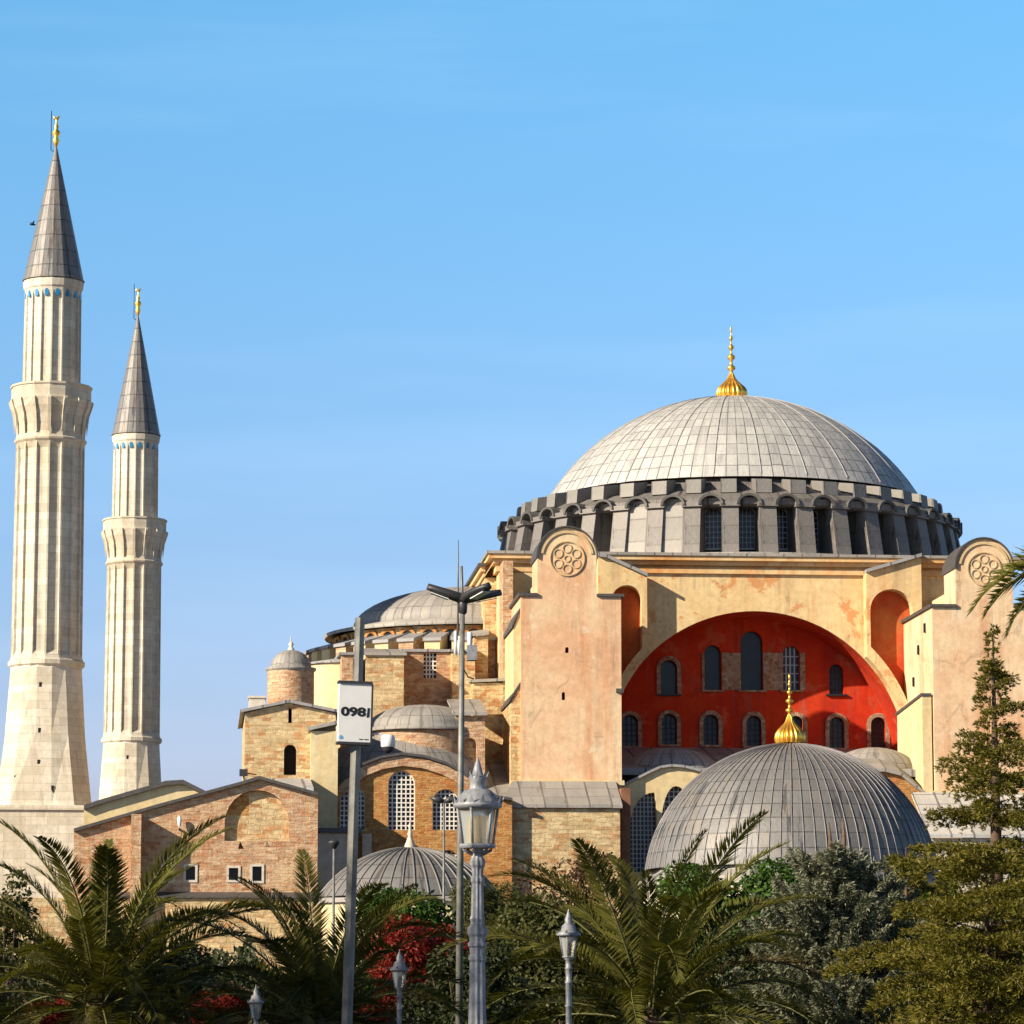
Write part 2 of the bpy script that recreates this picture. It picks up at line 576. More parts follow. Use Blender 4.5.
LEADB = lead('brown_rib_lead', (0.050, 0.043, 0.042), (0.125, 0.104, 0.094), 0.05, 0.03, (0.14, 0.12, 0.11), True, 0.2, 0.5)
EDGE = plain('lead_edge', (0.08, 0.075, 0.075), 0.6, 0.1, 0.3)
GOLD = plain('gilded_metal', (1.0, 0.56, 0.10), 0.34, 0.85, 0.12, 6)
GLASSD = plain('dark_window_glass', (0.018, 0.021, 0.026), 0.2, 0, 0.3, 1.0, 0.3)
IRON = plain('dark_iron', (0.03, 0.03, 0.035), 0.5, 0.5, 0.2)
GRILLE = plain('white_window_grille', (0.74, 0.72, 0.68), 0.7, 0, 0.12)
GRILLD = plain('dull_window_bars', (0.42, 0.46, 0.50), 0.6, 0.0, 0.15)
FRAMEW = plain('pale_window_frame', (0.56, 0.52, 0.46), 0.8, 0, 0.2)
SURR = rubble('stone_window_surround', (0.46, 0.36, 0.26), (0.38, 0.25, 0.17), (0.34, 0.16, 0.09), (0.42, 0.34, 0.26), 0.25, 0.35, (0.5, 0.7))
BLACK = plain('opening_darkness', (0.012, 0.010, 0.010), 0.9, 0, 0.2)  # near-black stands in for the shade inside slits and openings
TILE = plain('blue_tile', (0.02, 0.22, 0.46), 0.3, 0, 0.3)
POLE = plain('galvanised_pole', (0.19, 0.19, 0.18), 0.55, 0.3, 0.35, 3)
DARKP = plain('dark_lamp_metal', (0.05, 0.05, 0.055), 0.45, 0.2, 0.2)
LAMPW = plain('pale_grey_lamp_paint', (0.24, 0.255, 0.285), 0.5, 0.1, 0.4, 7)
WHITEP = plain('white_paint', (0.78, 0.79, 0.80), 0.45, 0, 0.05)
BLACKP = plain('black_lettering', (0.012, 0.012, 0.014), 0.6, 0, 0.1)
BLUEP = plain('blue_print', (0.12, 0.42, 0.75), 0.5, 0, 0.1)
BARK = plain('bark', (0.10, 0.065, 0.045), 0.95, 0, 0.5, 5)
PBARK = plain('palm_trunk_bark', (0.14, 0.09, 0.055), 0.95, 0, 0.5, 6)
EARTH = plain('park_ground', (0.10, 0.085, 0.055), 0.95, 0, 0.4, 0.4)
LAWN = plain('lawn_grass', (0.05, 0.075, 0.022), 0.95, 0, 0.5, 0.6)
PAVE = plain('stone_paving', (0.30, 0.27, 0.24), 0.85, 0, 0.2, 0.8)
L_PALM = leafmat('palm_leaf', (0.070, 0.072, 0.013), (0.155, 0.150, 0.030), (0.16, 0.13, 0.05), 0.25)
L_RACH = plain('palm_midrib', (0.11, 0.115, 0.035), 0.6, 0, 0.2)
L_CEDAR = leafmat('cedar_needles', (0.085, 0.085, 0.014), (0.22, 0.19, 0.032), (0.26, 0.20, 0.05), 0.2, 1.2)
L_SPRUCE = leafmat('blue_spruce_needles', (0.11, 0.125, 0.085), (0.29, 0.30, 0.21), (0.20, 0.17, 0.11), 0.1, 2.0)
L_GREEN = leafmat('glossy_green_leaf', (0.025, 0.060, 0.010), (0.075, 0.150, 0.020), (0.12, 0.17, 0.04), 0.3, 1.2)
L_OLIVE = leafmat('olive_green_leaf', (0.045, 0.055, 0.015), (0.10, 0.105, 0.03), (0.13, 0.11, 0.05), 0.25, 1.0)
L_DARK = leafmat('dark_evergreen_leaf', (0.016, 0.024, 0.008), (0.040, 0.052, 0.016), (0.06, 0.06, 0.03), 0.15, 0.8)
L_RED = leafmat('red_autumn_leaf', (0.12, 0.010, 0.008), (0.30, 0.028, 0.018), (0.10, 0.09, 0.03), 0.3, 1.2)
L_BROWN = leafmat('bronze_leaf', (0.05, 0.025, 0.014), (0.11, 0.055, 0.028), (0.10, 0.09, 0.04), 0.25, 1.2)
tg = NT('lantern_glass')
tg.fin((0.80, 0.74, 0.60), 0.25, 0, 0.5)
tg.bsdf.inputs['Transmission Weight'].default_value = 0.75
tg.bsdf.inputs['Roughness'].default_value = 0.35
LGLASS = tg.mat

# ------------------------------------------------------------------ ground
def sheet(name, pts, z, mat, kind='structure'):
    b = MB()
    b.add([(x, y, z) for x, y in pts], [tuple(range(len(pts)))])
    o = b.build(name, mat, frame=ID)
    o['kind'] = kind
    return o


sheet('ground', [(-6000, -3000), (6000, -3000), (6000, 9000), (-6000, 9000)], 0.0, EARTH)
sheet('lawn', [(-70, 60), (75, 60), (75, 175), (-70, 175)], 0.006, LAWN)
sheet('pavement', [(-60, -15), (60, -15), (60, 59.9), (-60, 59.9)], 0.006, PAVE)

# ------------------------------------------------------------------ the mosque
MOS = bthing('mosque', 'great domed mosque with red arched facade, grey lead dome and two buttress towers', 'mosque', 733, 0)

DC = Vector((Q(733, 560, 4).x, 4.0, 0))
TD = Matrix.Translation(DC)
MD = M @ TD
# --- main dome
z0 = q(733, 492, 4)[1]
zA = q(733, 399, 4)[1]
rb = 178 * mpp(733, 490, 4)
hh = zA - z0
Rs = (rb * rb + hh * hh) / (2 * hh)
a_end = math.degrees(math.asin(min(1, rb / Rs)))
prof = []
for i in range(29):
    a = R((a_end + 4) * (1 - i / 28.0))
    prof.append((max(Rs * math.sin(a), 0.02), zA - Rs + Rs * math.cos(a)))
b = MB()
b.lathe(prof, 120, mat=0, ur=104, vr=15)
for i in range(26):
    a = 2 * math.pi * (i + .5) / 26
    pts = []
    for j in range(13):
        e = R((a_end + 3) * (1 - j / 14.0))
        pts.append(((Rs + .02) * math.sin(e) * math.cos(a), (Rs + .02) * math.sin(e) * math.sin(a), zA - Rs + (Rs + .02) * math.cos(e)))
    b.tube(pts, .045, 5, 1, True, False)
dome = b.build('main_dome', [LEADM, LEADD], MOS, MD, local=TD)


def finial(name, parent, c, zb, w, h, mat, bulb=0.26, n=24, onion=True, frame=None):
    """fluted onion bulb and a beaded spike; w = bulb half width, h = whole height"""
    b = MB()
    bp = []
    if onion:
        for f, r in ((0, .90), (.08, .98), (.2, 1.0), (.34, .95), (.46, .82), (.57, .62), (.68, .42), (.8, .27), (1, .13)):
            bp.append((r * w, zb + f * h * bulb * 1.5))
        n2 = n * 8
        vs, fs = [], []
        for r, z in bp:
            for k in range(n2):
                a = 2 * math.pi * k / n2
                rr = r * (0.80 + 0.20 * abs(math.sin(a * n * .5)) ** .6)
                vs.append((c[0] + rr * math.cos(a), c[1] + rr * math.sin(a), z))
        for i in range(len(bp) - 1):
            for k in range(n2):
                fs.append((i * n2 + k, i * n2 + (k + 1) % n2, (i + 1) * n2 + (k + 1) % n2, (i + 1) * n2 + k))
        b.add(vs, fs, 0, True)
        zs = zb + h * bulb * 1.5
    else:
        zs = zb
    H = zb + h - zs
    sp = []
    for f, r in ((0, .13), (.06, .10), (.09, .26), (.13, .26), (.17, .10), (.28, .09), (.31, .24), (.36, .24), (.40, .08), (.50, .07),
                 (.53, .17), (.57, .17), (.60, .06), (.70, .05), (.72, .11), (.76, .11), (.79, .045), (.86, .03), (.90, .075), (.95, .06), (1, .005)):
        sp.append((r * w if onion else r * w * 1.8, zs + f * H))
    b.lathe(sp, 16, c)
    return b.build(name, mat, parent, frame)


k0 = mpp(733, 400, 4)
finial('finial', dome, (0, 0), zA + 0.05, 16.0 * k0, 73 * k0, GOLD, 0.23, n=18, frame=MD)

# --- drum
Rw, Ro, Rt = 16.0, 19.3, 18.4
zB = q(733, 553, -15)[1]
zT = q(733, 502, -14.6)[1]
zC = q(733, 496, -14.6)[1]
zBl = q(733, 489, -13.2)[1]
zBt = q(733, 479, -13.2)[1]
b = MB()
b.lathe([(Rw, zB - 1.5), (Rw, zT)], 120, mat=1, ur=160, vr=4)
b.lathe([(Rt - .1, zT - .25), (Rt + .25, zT - .12), (Rt + .3, zC - .1), (Rt + .1, zC), (16.9, zBl), (16.0, zBl + .2), (14.6, zBt + .55), (14.0, zBt + .9)], 120, mat=0, ur=160, vr=4, smooth=False)
b.lathe([(Rt - .1, zT - .25), (Rw, zT - .25)], 120, ur=160, vr=1)
drum = b.build('drum', [LEADB, LEADX], MOS, MD, local=TD)
STEP = 9.0
A0 = -90.0 + math.degrees(math.atan2(1, 1)) * 0.0
PH = -90 - 5 + (733 - 716.5) / 36.5 * 0 # phase fixed below
# the window nearest px 753 sits at this angle from the centre
a753 = -90 + math.degrees(math.asin((753 - 733) * mpp(753, 520, -13) / 17.0)) - 0.0
proto_rib = proto_win = proto_blk = proto_brow = None


def ring_copy(o, ang):
    c = o.copy()
    COL.objects.link(c)
    c.parent = drum
    c.rotation_euler = (0, 0, R(ang))
    return c


def build_rib():
    b = MB()
    hw = 0.66
    b.hexa([(Rw - .3, -hw, zB - .6), (Ro, -hw, zB - .6), (Ro, hw, zB - .6), (Rw - .3, hw, zB - .6),
            (Rw - .3, -hw, zT + .02), (Rt, -hw, zT + .02), (Rt, hw, zT + .02), (Rw - .3, hw, zT + .02)], 0, 0.68)
    b.box(Rt - .6, Rt + .32, -hw - .14, hw + .14, zT - .32, zT + .05, 0)
    o = b.build('rib', LEADB, drum, MD)
    return o


def build_window():
    b = MB()
    wd, z1, z2 = 1.22, zB + 0.75, zT - 0.1

    def rad(pts, r):
        return [(r, a, z) for a, z in pts]
    sh = archshape(0, z1, z2, wd, 10)
    n = len(sh)
    out = archshape(0, z1 - .14, z2 + .14, wd + .28, 10)
    r0, r1 = Rw + .03, Rw + .16
    b.add(rad(sh, r0), [tuple(range(n))], 0)
    vs = rad(sh, r1) + rad(out, r1) + rad(sh, r0) + rad(out, r0)
    fs = []
    for i in range(n):
        j = (i + 1) % n
        fs += [(i, j, n + j, n + i), (i, j, 2 * n + j, 2 * n + i), (n + i, n + j, 3 * n + j, 3 * n + i)]
    b.add(vs, fs, 1)
    for k in range(1, 4):
        x = -wd / 2 + wd * k / 4
        zt = z2 - wd / 2 + math.sqrt(max((wd / 2) ** 2 - x * x, 0))
        b.box(r0 + .02, r0 + .07, x - .03, x + .03, z1, zt, 1)
    nz = 7
    for k in range(1, nz):
        z = z1 + (z2 - .25 - z1) * k / nz
        hw = wd / 2 if z < z2 - wd / 2 else math.sqrt(max((wd / 2) ** 2 - (z - z2 + wd / 2) ** 2, 0))
        b.box(r0 + .025, r0 + .065, -hw, hw, z - .03, z + .03, 1)
    return b.build('window', [GLASSD, GRILLD], drum, MD)


def build_brow():
    b = MB()
    n = 10
    vs, fs = [], []
    for i in range(n + 1):
        a = math.pi * i / n
        for (rr, x) in ((.78, Rt - 1.6), (.78, Rt + .42), (.98, Rt + .45), (1.0, Rt - 1.6)):
            vs.append((x, rr * math.cos(a), zT - .18 + rr * math.sin(a) * 0.86))
    for i in range(n):
        for k in range(3):
            fs.append((i * 4 + k, i * 4 + k + 1, i * 4 + k + 5, i * 4 + k + 4))
    b.add(vs, fs, 0)
    return b.build('window_hood', LEADK, drum, MD)


def build_block():
    b = MB()
    hw = .62
    b.hexa([(15.2, -hw, zBl - .3), (17.35, -hw, zBl - .3), (17.35, hw, zBl - .3), (15.2, hw, zBl - .3),
            (15.0, -hw, zBt + .35), (17.25, -hw, zBt - .02), (17.25, hw, zBt - .02), (15.0, hw, zBt + .35)], 0, 0.5)
    return b.build('parapet_block', LEADK, drum, MD)


rib, win, brow, blk = build_rib(), build_window(), build_brow(), build_block()
for k in range(40):
    aw = a753 + k * STEP
    for o, ang in ((win, aw), (brow, aw), (rib, aw + STEP / 2), (blk, aw + STEP / 2 - .3)):
        if k == 0:
            o.rotation_euler = (0, 0, R(ang))
        else:
            ring_copy(o, ang)
# two bays west of the middle are closed with pale lead sheets
for k in (-3, -4):
    b = MB()
    b.hexa([(Rw, -1.05, zB - .5), (Ro - .35, -1.05, zB - .5), (Ro - .35, 1.05, zB - .5), (Rw, 1.05, zB - .5),
            (Rw, -1.02, zT - .1), (Rt - .2, -1.02, zT - .1), (Rt - .2, 1.02, zT - .1), (Rw, 1.02, zT - .1)], 0, 0.55)
    o = b.build('closed_bay_panel', LEADR, drum, MD)
    o.rotation_euler = (0, 0, R(a753 + k * STEP))

# --- square base under the drum
VF = -16.0
uL, zTop = q(499, 557, VF)
uR = q(1009, 560, VF)[0]
zc1 = q(760, 571, VF)[1]
zc0 = q(760, 557, VF)[1]
ac_u, ac_z = q(757, 762, VF)
AR = 150 * mpp(757, 700, VF)
zlow = 0.0


def under_arch(rr, ua, ub, n=40):
    """points along the big arch from ua to ub (left to right), radius rr"""
    pts = []
    for i in range(n + 1):
        u = ua + (ub - ua) * i / n
        d = u - ac_u
        pts.append((u, ac_z + math.sqrt(max(rr * rr - d * d, 0))))
    return pts


zjamb = q(757, 800, VF)[1]
arch_hole = [(ac_u - AR, zjamb)] + [(ac_u - AR * math.cos(R(180 * i / 48)), ac_z + AR * math.sin(R(180 * i / 48))) for i in range(49)] + [(ac_u + AR, zjamb)]
b = MB()
outline = [(uL, zlow), (uL, zc1)] + [(uR, zc1), (uR, zlow), (ac_u + AR, zlow)] + list(reversed(arch_hole)) + [(ac_u - AR, zlow)]
b.prism(list(reversed(outline)), [], VF, -11.0, 0)
great = b.build('great_arch_wall', WALLC, MOS)
# thin lit intrados in orange red on the arch
b = MB()
vs, fs = [], []
NA = 48
for i in range(NA + 1):
    a = R(180 - 180 * i / NA)
    for v in (VF + .15, -11.0):
        vs.append((ac_u + (AR - .02) * math.cos(a), v, ac_z + (AR - .02) * math.sin(a)))
for i in range(NA):
    fs.append((2 * i, 2 * i + 1, 2 * i + 3, 2 * i + 2))
b.add(vs, fs)
for s_ in (-1, 1):
    x = ac_u + s_ * (AR - .02)
    b.add([(x, VF + .15, ac_z), (x, -11, ac_z), (x, -11, zjamb), (x, VF + .15, zjamb)], [(0, 1, 2, 3)])
b.build('arch_soffit', RED, great)

b = MB()
b.box(uL, uR, -10.0, 24, 0, zc1, 0)
b.build('nave_body', RUBBLE, MOS)

# cornice running round the base (three steps) with a lead roof
b = MB()
d = (zc0 - zc1)
for (e, za, zb_) in ((.25, zc1 - .25 * d, zc1 + .12 * d), (.05, zc1 + .12 * d, zc1 + .32 * d), (.45, zc1 + .32 * d, zc1 + .62 * d), (.85, zc1 + .62 * d, zc1 + .93 * d)):
    b.box(uL - e, uR + e, VF - e, 24 + e, za, zb_, 0)
b.build('cornice', CORN, MOS)
b = MB()
zr = zc1 + .93 * d
b.hexa([(uL - 1, VF - 1, zr), (uR + 1, VF - 1, zr), (uR + 1, 25, zr), (uL - 1, 25, zr),
        (uL - 1, VF - 1, zr + .22), (uR + 1, VF - 1, zr + .22), (uR + 1, 25, zr + .22), (uL - 1, 25, zr + .22)], 0, .7)
b.lathe([(19.9, zr + .15), (19.85, zr + .5), (18.8, zB + .05), (16, zB + .1)], 96, (DC.x, 4.0), ur=110, vr=1, smooth=False)
b.build('base_roof', LEADR, MOS)

# --- tympanum
VT = -11.0
b = MB()
zt0 = q(757, 775, VT)[1]
tp = [(ac_u - AR - .5, zt0), (ac_u + AR + .5, zt0)] + [(ac_u + (AR + .5) * math.cos(R(180 * i / 40)), ac_z + (AR + .5) * math.sin(R(180 * i / 40))) for i in range(41)]
wins = [(752, 631, 690, 22), (713, 645, 690, 16.5), (791.5, 646, 690, 16.5), (669, 660, 694, 16.5), (836.5, 664, 694, 14.5),
        (630, 715, 746, 16), (669.5, 714, 744.5, 15), (711, 714.5, 745, 15), (754, 715.5, 746, 15), (796, 716, 746, 15), (837, 717, 748, 15), (878.5, 717, 748, 15)]
holes = [pxarch(cx, yt, yb, wd, VT) for cx, yt, yb, wd in wins]
b.prism(tp, holes, VT + .02, VT + .75, 0)
tym = b.build('tympanum_wall', RED, MOS)
for i, (cx, yt, yb, wd) in enumerate(wins):
    b = MB()
    inn = pxarch(cx, yt, yb, wd, VT)
    n = len(inn)
    b.prism(pxarch(cx, yt, yb, wd, VT, .1), [], VT + .55, VT + .6, 0)
    if i not in (0, 1, 2, 4):
        out = pxarch(cx, yt - 4.0, yb + .6, wd + 8, VT)
        b.prism(out, [inn], VT - .1, VT + .12, 1)
    kk = mpp(cx, yb, VT)
    u, zb_ = q(cx, yb, VT)
    zt_ = q(cx, yt, VT)[1]
    hw = wd * kk / 2
    if i >= 5 or i in (2, 4):
        for x in ((-.33, .33) if i >= 5 else (-.5, 0, .5)):
            ztp = zt_ - hw + math.sqrt(hw * hw - (x * hw) ** 2)
            b.box(u + x * hw - .05, u + x * hw + .05, VT + .48, VT + .56, zb_, ztp, 2)
        for kz in range(1, 5):
            z = zb_ + (zt_ - hw - zb_) * kz / 4.2
            b.box(u - hw, u + hw, VT + .49, VT + .555, z - .04, z + .04, 2)
    b.box(u - hw - .25, u + hw + .25, VT - .22, VT + .1, zb_ - .16, zb_ - .02, 1 if i >= 5 or i < 3 else 3)
    b.build('window', [GLASSD, SURR, GRILLD if i == 2 else IRON, IRON], tym)
for (xa, xb) in ((702, 704.3), (721.9, 740.6), (763.3, 782.8), (800.2, 805)):
    b = MB()
    ua, z1 = q(xa, 690, VT)
    ub, z2 = q(xb, 653, VT)
    b.box(ua, ub, VT - .06, VT + .1, z1, z2, 0)
    b.build('bare_stone_panel', SURR, tym)

# --- niche blocks either side of the arch
VN = -17.3


def niche_block(top, uaL, uaR, nl, nr, apex, left):
    b = MB()
    zt = [q(x, y, VN) for x, y in top]
    if left:
        ue = zt[-1][0]
        pts = [(uaL, zlow)] + [zt[0]] + zt + under_arch(AR + .02, ue, uaL, 24)[1:] if False else None
    # outline follows the great arch so the block never closes it
    L_, R_ = (zt[0][0], zt[-1][0])
    if left:
        bottom = under_arch(AR + .03, L_, R_, 24)
        out = [p for p in bottom] + list(reversed(zt))
        if L_ < ac_u - AR:
            bottom = [(L_, ac_z - 3), (ac_u - AR - .03, ac_z - 3)] + under_arch(AR + .03, ac_u - AR - .03, R_, 24)
            out = bottom + list(reversed(zt))
    else:
        bottom = under_arch(AR + .03, L_, min(R_, ac_u + AR + .03), 24)
        if R_ > ac_u + AR:
            bottom += [(ac_u + AR + .03, zlow), (R_, zlow)]
        out = bottom + list(reversed(zt))
    ul, ur = q(nl, 620, VN)[0], q(nr, 620, VN)[0]
    za = q((nl + nr) / 2, apex, VN)[1]
    rr = (ur - ul) / 2
    lo = under_arch(AR + .75, max(ul, ac_u - AR - .7), min(ur, ac_u + AR + .7), 12)
    if ul < ac_u - AR - .7:
        lo = [(ul, lo[0][1])] + lo
    hole = lo + arc((ul + ur) / 2, za - rr, rr, rr, 0, 180, 14)
    b.prism(out, [hole], VN, VF - .004, 0)
    o = b.build('niche_block', WALLC, MOS)
    bb = MB()
    bb.prism(lo + arc((ul + ur) / 2, za - rr, rr - .01, rr - .01, 0, 180, 14), [], VF - .12, VF - .006, 0)
    bb.build('niche_back', NICHE, o)
    # lead cap
    cb = MB()
    for i in range(len(zt) - 1):
        (a, za_), (c, zc_) = zt[i], zt[i + 1]
        cb.hexa([(a, VN - .35, za_ + .01), (c, VN - .35, zc_ + .01), (c, VF - .5, zc_ + .01), (a, VF - .5, za_ + .01),
                 (a, VN - .35, za_ + .28), (c, VN - .35, zc_ + .28), (c, VF - .5, zc_ + .28), (a, VF - .5, za_ + .28)], 0)
    cb.build('lead_cap', LEADD, o)
    return o


niche_block([(598, 557), (606, 558), (647, 577)], None, None, 612, 642, 585, True)
niche_block([(866, 573), (921, 557)], None, None, 870.5, 913, 589, False)


# --- buttress towers
def buttress(xl, xr, ysh, cx, cy, rpx, ybase, slits, left):
    v0 = -27.0
    b = MB()
    uL_, zs = q(xl, ysh, v0)
    uR_ = q(xr, ysh, v0)[0]
    cu, cz = q(cx, cy, v0)
    rr = rpx * mpp(cx, cy, v0)
    hs = []
    for (sx, sy0, sy1, sw) in slits:
        u, z1 = q(sx, sy1, v0)
        z2 = q(sx, sy0, v0)[1]
        hw = sw * mpp(sx, sy1, v0) / 2
        hs.append(archshape(u, z1, z2, 2 * hw, 6))
    face = [(uL_, 0), (uR_, 0), (uR_, zs), (cu + rr, zs)] + arc(cu, cz, rr, rr, 0, 180, 24) + [(cu - rr, zs), (uL_, zs)]
    b.prism(face, hs, v0, v0 + .9, 0)
    b.prism([(uL_, 0), (uR_, 0), (uR_, zs), (uL_, zs)], [], v0 + .9, VF - .01, 0)
    up = [(cu - rr, zs)] + [(cu + rr, zs)] + arc(cu, cz, rr, rr, 0, 180, 24)
    b.prism(up, [], v0 + .9, v0 + 4.2, 0)
    tw = b.build('buttress_tower', CREAM, MOS)
    for h in hs:
        s = MB()
        s.prism(h, [], v0 + .6, v0 + .88, 0)
        s.build('window_slit', BLACK, tw)
    # rear spine behind the rounded gable
    s = MB()
    zsp = q(cx, cy + 18, v0)[1]
    s.box(cu - rr + .3, cu + rr - .1, v0 + 4.2, VF - .02, zs + .01, zsp, 0)
    s.build('tower_spine', WALLY, tw)
    # lead on the round gable and the shoulders
    s = MB()
    ro, ri = rr + .11, rr + .01
    oo = arc(cu, cz, ro, ro, -2, 182, 28) + list(reversed(arc(cu, cz, ri, ri, -2, 182, 28)))
    s.prism(oo, [], v0 - .22, v0 + 4.4, 0)
    for (a, c) in ((uL_ - .2, cu - rr - .01), (cu + rr + .01, uR_ + .2)):
        s.box(a, c, v0 - .2, VF - .03, zs + .005, zs + .22, 0)
    s.build('lead_capping', EDGE, tw)
    s = MB()
    i0, i1 = rr - .42, rr - .22
    s.prism(arc(cu, cz, i1, i1, 8, 172, 28) + list(reversed(arc(cu, cz, i0, i0, 8, 172, 28))), [], v0 - .1, v0 + .05, 0)
    s.build('gable_moulding', MEDAL, tw)
    # round medallion: rim and six leaf rosette
    s = MB()
    mz = cz - .12
    R1 = rr * .60
    circ = lambda r, n=40, x=cu, z=mz: [(x + r * math.cos(2 * math.pi * i / n), z + r * math.sin(2 * math.pi * i / n)) for i in range(n)]
    s.prism(circ(R1), [circ(R1 - .09)], v0 - .10, v0 + .05, 0)
    for kq in range(6):
        a = R(60 * kq + 30)
        x, z = cu + R1 * .58 * math.cos(a), mz + R1 * .58 * math.sin(a)
        s.prism(circ(R1 * .27, 14, x, z), [circ(R1 * .27 - .07, 14, x, z)], v0 - .07, v0 + .05, 0)
    s.prism(circ(R1 * .2, 16), [circ(R1 * .2 - .07, 16)], v0 - .07, v0 + .05, 0)
    s.build('medallion', MEDAL, tw)
    return tw


slL = [(567, 647, 653, 3.6), (563.5, 692, 700, 3.4)]
BL = buttress(521, 621, 596, 567, 557, 29.5, 785, slL, True)
BR = buttress(932, 1033, 607, 984, 567.5, 28.5, 790, [], False)
# west face of the right tower: small slits, sloping ledge
for (yy, v) in ((628, -24.5), (650, -22), (682, -20), (745, -24.5), (702, -23.5)):
    s = MB()
    u = q(932, 700, -27)[0]
    z = q(925, yy, v)[1]
    s.box(u - .03, u + .3, v - .12, v + .12, z - .35, z + .35, 0)
    s.build('window_slit', BLACK, BR)
s = MB()
u = q(932, 700, -27)[0]
z1, z2 = q(932, 693, -27)[1], q(905, 713, -17)[1]
s.hexa([(u - .8, -26.9, z1 - .2), (u - .005, -26.9, z1 - .2), (u - .005, -17, z2 - .2), (u - .8, -17, z2 - .2),
        (u - .8, -26.9, z1), (u - .005, -26.9, z1), (u - .005, -17, z2), (u - .8, -17, z2)], 0)
s.build('sloping_ledge', EDGE, BR)
s = MB()
s.hexa([(u - .7, -26.8, 0), (u - .01, -26.8, 0), (u - .01, -17.2, 0), (u - .7, -17.2, 0),
        (u - .7, -26.8, z1 - .21), (u - .01, -26.8, z1 - .21), (u - .01, -17.2, z2 - .21), (u - .7, -17.2, z2 - .21)], 0)
s.build('side_pier', WALLY, BR)
# stepped piers on the west side of the left tower
for (xl, yt, va, vb) in ((513.5, 618, -26.3, -17), (511, 692, -26.6, -17)):
    s = MB()
    ul, zt = q(xl, yt, va)
    ur = q(521, 600, -27)[0]
    s.hexa([(ul, va, 0), (ur - .01, va, 0), (ur - .01, vb, 0), (ul, vb, 0), (ul, va, zt - .7), (ur - .01, va, zt + .5), (ur - .01, vb, zt + .5), (ul, vb, zt - .7)], 0)
    o = s.build('stepped_pier', WALLY if yt < 650 else RUBBLE, BL)
    s = MB()
    s.hexa([(ul - .12, va - .1, zt - .75), (ur - .02, va - .1, zt + .52), (ur - .02, vb, zt + .52), (ul - .12, vb, zt - .75),
            (ul - .12, va - .1, zt - .5), (ur - .02, va - .1, zt + .75), (ur - .02, vb, zt + .75), (ul - .12, vb, zt - .5)], 0)
    s.build('lead_capping', EDGE, BL)
# little lead ledge at the right edge of the left tower
s = MB()
ua, z = q(616, 690, -27)
s.box(ua, ua + .55, -27.18, -26.0, z - .2, z + .1, 0)
s.build('corner_ledge', EDGE, BL)
# plinth mouldings
for tw, xa, xb, yy in ((BL, 521, 622, 780), (BR, 932, 1034, 791)):
    s = MB()
    ua, z = q(xa, yy, -27)
    ub = q(xb, yy, -27)[0]
    s.box(ua - .15, ub + .15, -27.25, -26.9, z - .35, z, 0)
    s.build('plinth_moulding', WALLY, tw)

# --- lead lean-to roof and stone apron in front of the left tower
s = MB()
ua, zb1 = q(500, 806, -31)
ub = q(622, 806, -31)[0]
zt1 = q(560, 783, -27)[1]
ua2 = q(512, 783, -27)[0]
s.hexa([(ua, -31.3, zb1 - .12), (ub, -31.3, zb1 - .12), (ub, -27.0, zt1 - .12), (ua2, -27.0, zt1 - .12),
        (ua, -31.3, zb1 + .1), (ub, -31.3, zb1 + .1), (ub, -27.26, zt1 + .1), (ua2, -27.26, zt1 + .1)], 0, .62)
s.build('lean_to_roof', LEADR, MOS)
s = MB()
ua = q(499, 806, -31)[0]
ub = q(620, 806, -31)[0]
s.box(ua, ub, -31, -27.3, 0, zb1 - .13, 0)
s.build('apron_wall', RUBBLE2, MOS)
s = MB()
ua = q(621, 806, -30)[0]
ub = q(630.5, 806, -30)[0]
s.box(ua + .02, ub, -30.0, -26, 0, q(625, 788, -30)[1], 0)
s.build('corner_pilaster', BROWN, MOS)

# --- gallery in front of the tympanum: lead roof, two low lead domes, pale arched wall with pointed windows
VG = -26.0
s = MB()
ua, ub = q(622, 790, VG)[0], q(931, 790, VG)[0]
za, zb_ = q(757, 748, VT)[1], q(757, 770, VG + 3)[1]
s.hexa([(ua, VG + 2, zb_ - .5), (ub, VG + 2, zb_ - .5), (ub, VT, za - .5), (ua, VT, za - .5), (ua, VG + 2, zb_), (ub, VG + 2, zb_), (ub, VT, za), (ua, VT, za)], 0)
s.build('gallery_roof', LEADD, MOS)
for (cx, hwpx, ytop, yrim, mt) in ((670, 52, 748, 776, LEADD), (872, 46, 748, 772, LEADR)):
    s = MB()
    u, zt = q(cx, ytop, VG + 6)
    zr_ = q(cx, yrim, VG + 1)[1]
    rr = hwpx * mpp(cx, yrim, VG + 5)
    h = zt - zr_
    pr = [(rr * math.cos(R(90 * i / 10)) + .01, zr_ + h * math.sin(R(90 * i / 10))) for i in range(11)]
    s.lathe([(rr + .2, zr_ - .3)] + pr, 40, (u, VG + 5.5), ur=26, vr=4)
    s.build('gallery_dome', mt, MOS)
edge_px = [(622, 787), (634, 781), (650, 773), (660, 768.5), (671, 767), (684, 768), (700, 772), (712, 777), (740, 786)]
wallpts = [(q(x, y, VG)) for x, y in edge_px]
uw0, uw1 = wallpts[0][0], wallpts[-1][0]


def pointed(cxl, cxr, ytop, xapex, ybot, v):
    ul, zb_ = q(cxl, ybot, v)
    ur = q(cxr, ybot, v)[0]
    ux, zt_ = q(xapex, ytop, v)
    zs = zt_ - (ur - ul) * 1.25
    L = [(ul + (ux - ul) * (1 - math.cos(R(90 * i / 8))), zs + (zt_ - zs) * math.sin(R(90 * i / 8))) for i in range(9)]
    Rr = [(ur + (ux - ur) * (1 - math.cos(R(90 * i / 8))), zs + (zt_ - zs) * math.sin(R(90 * i / 8))) for i in range(8)]
    return [(ul, zb_), (ur, zb_)] + Rr + list(reversed(L))


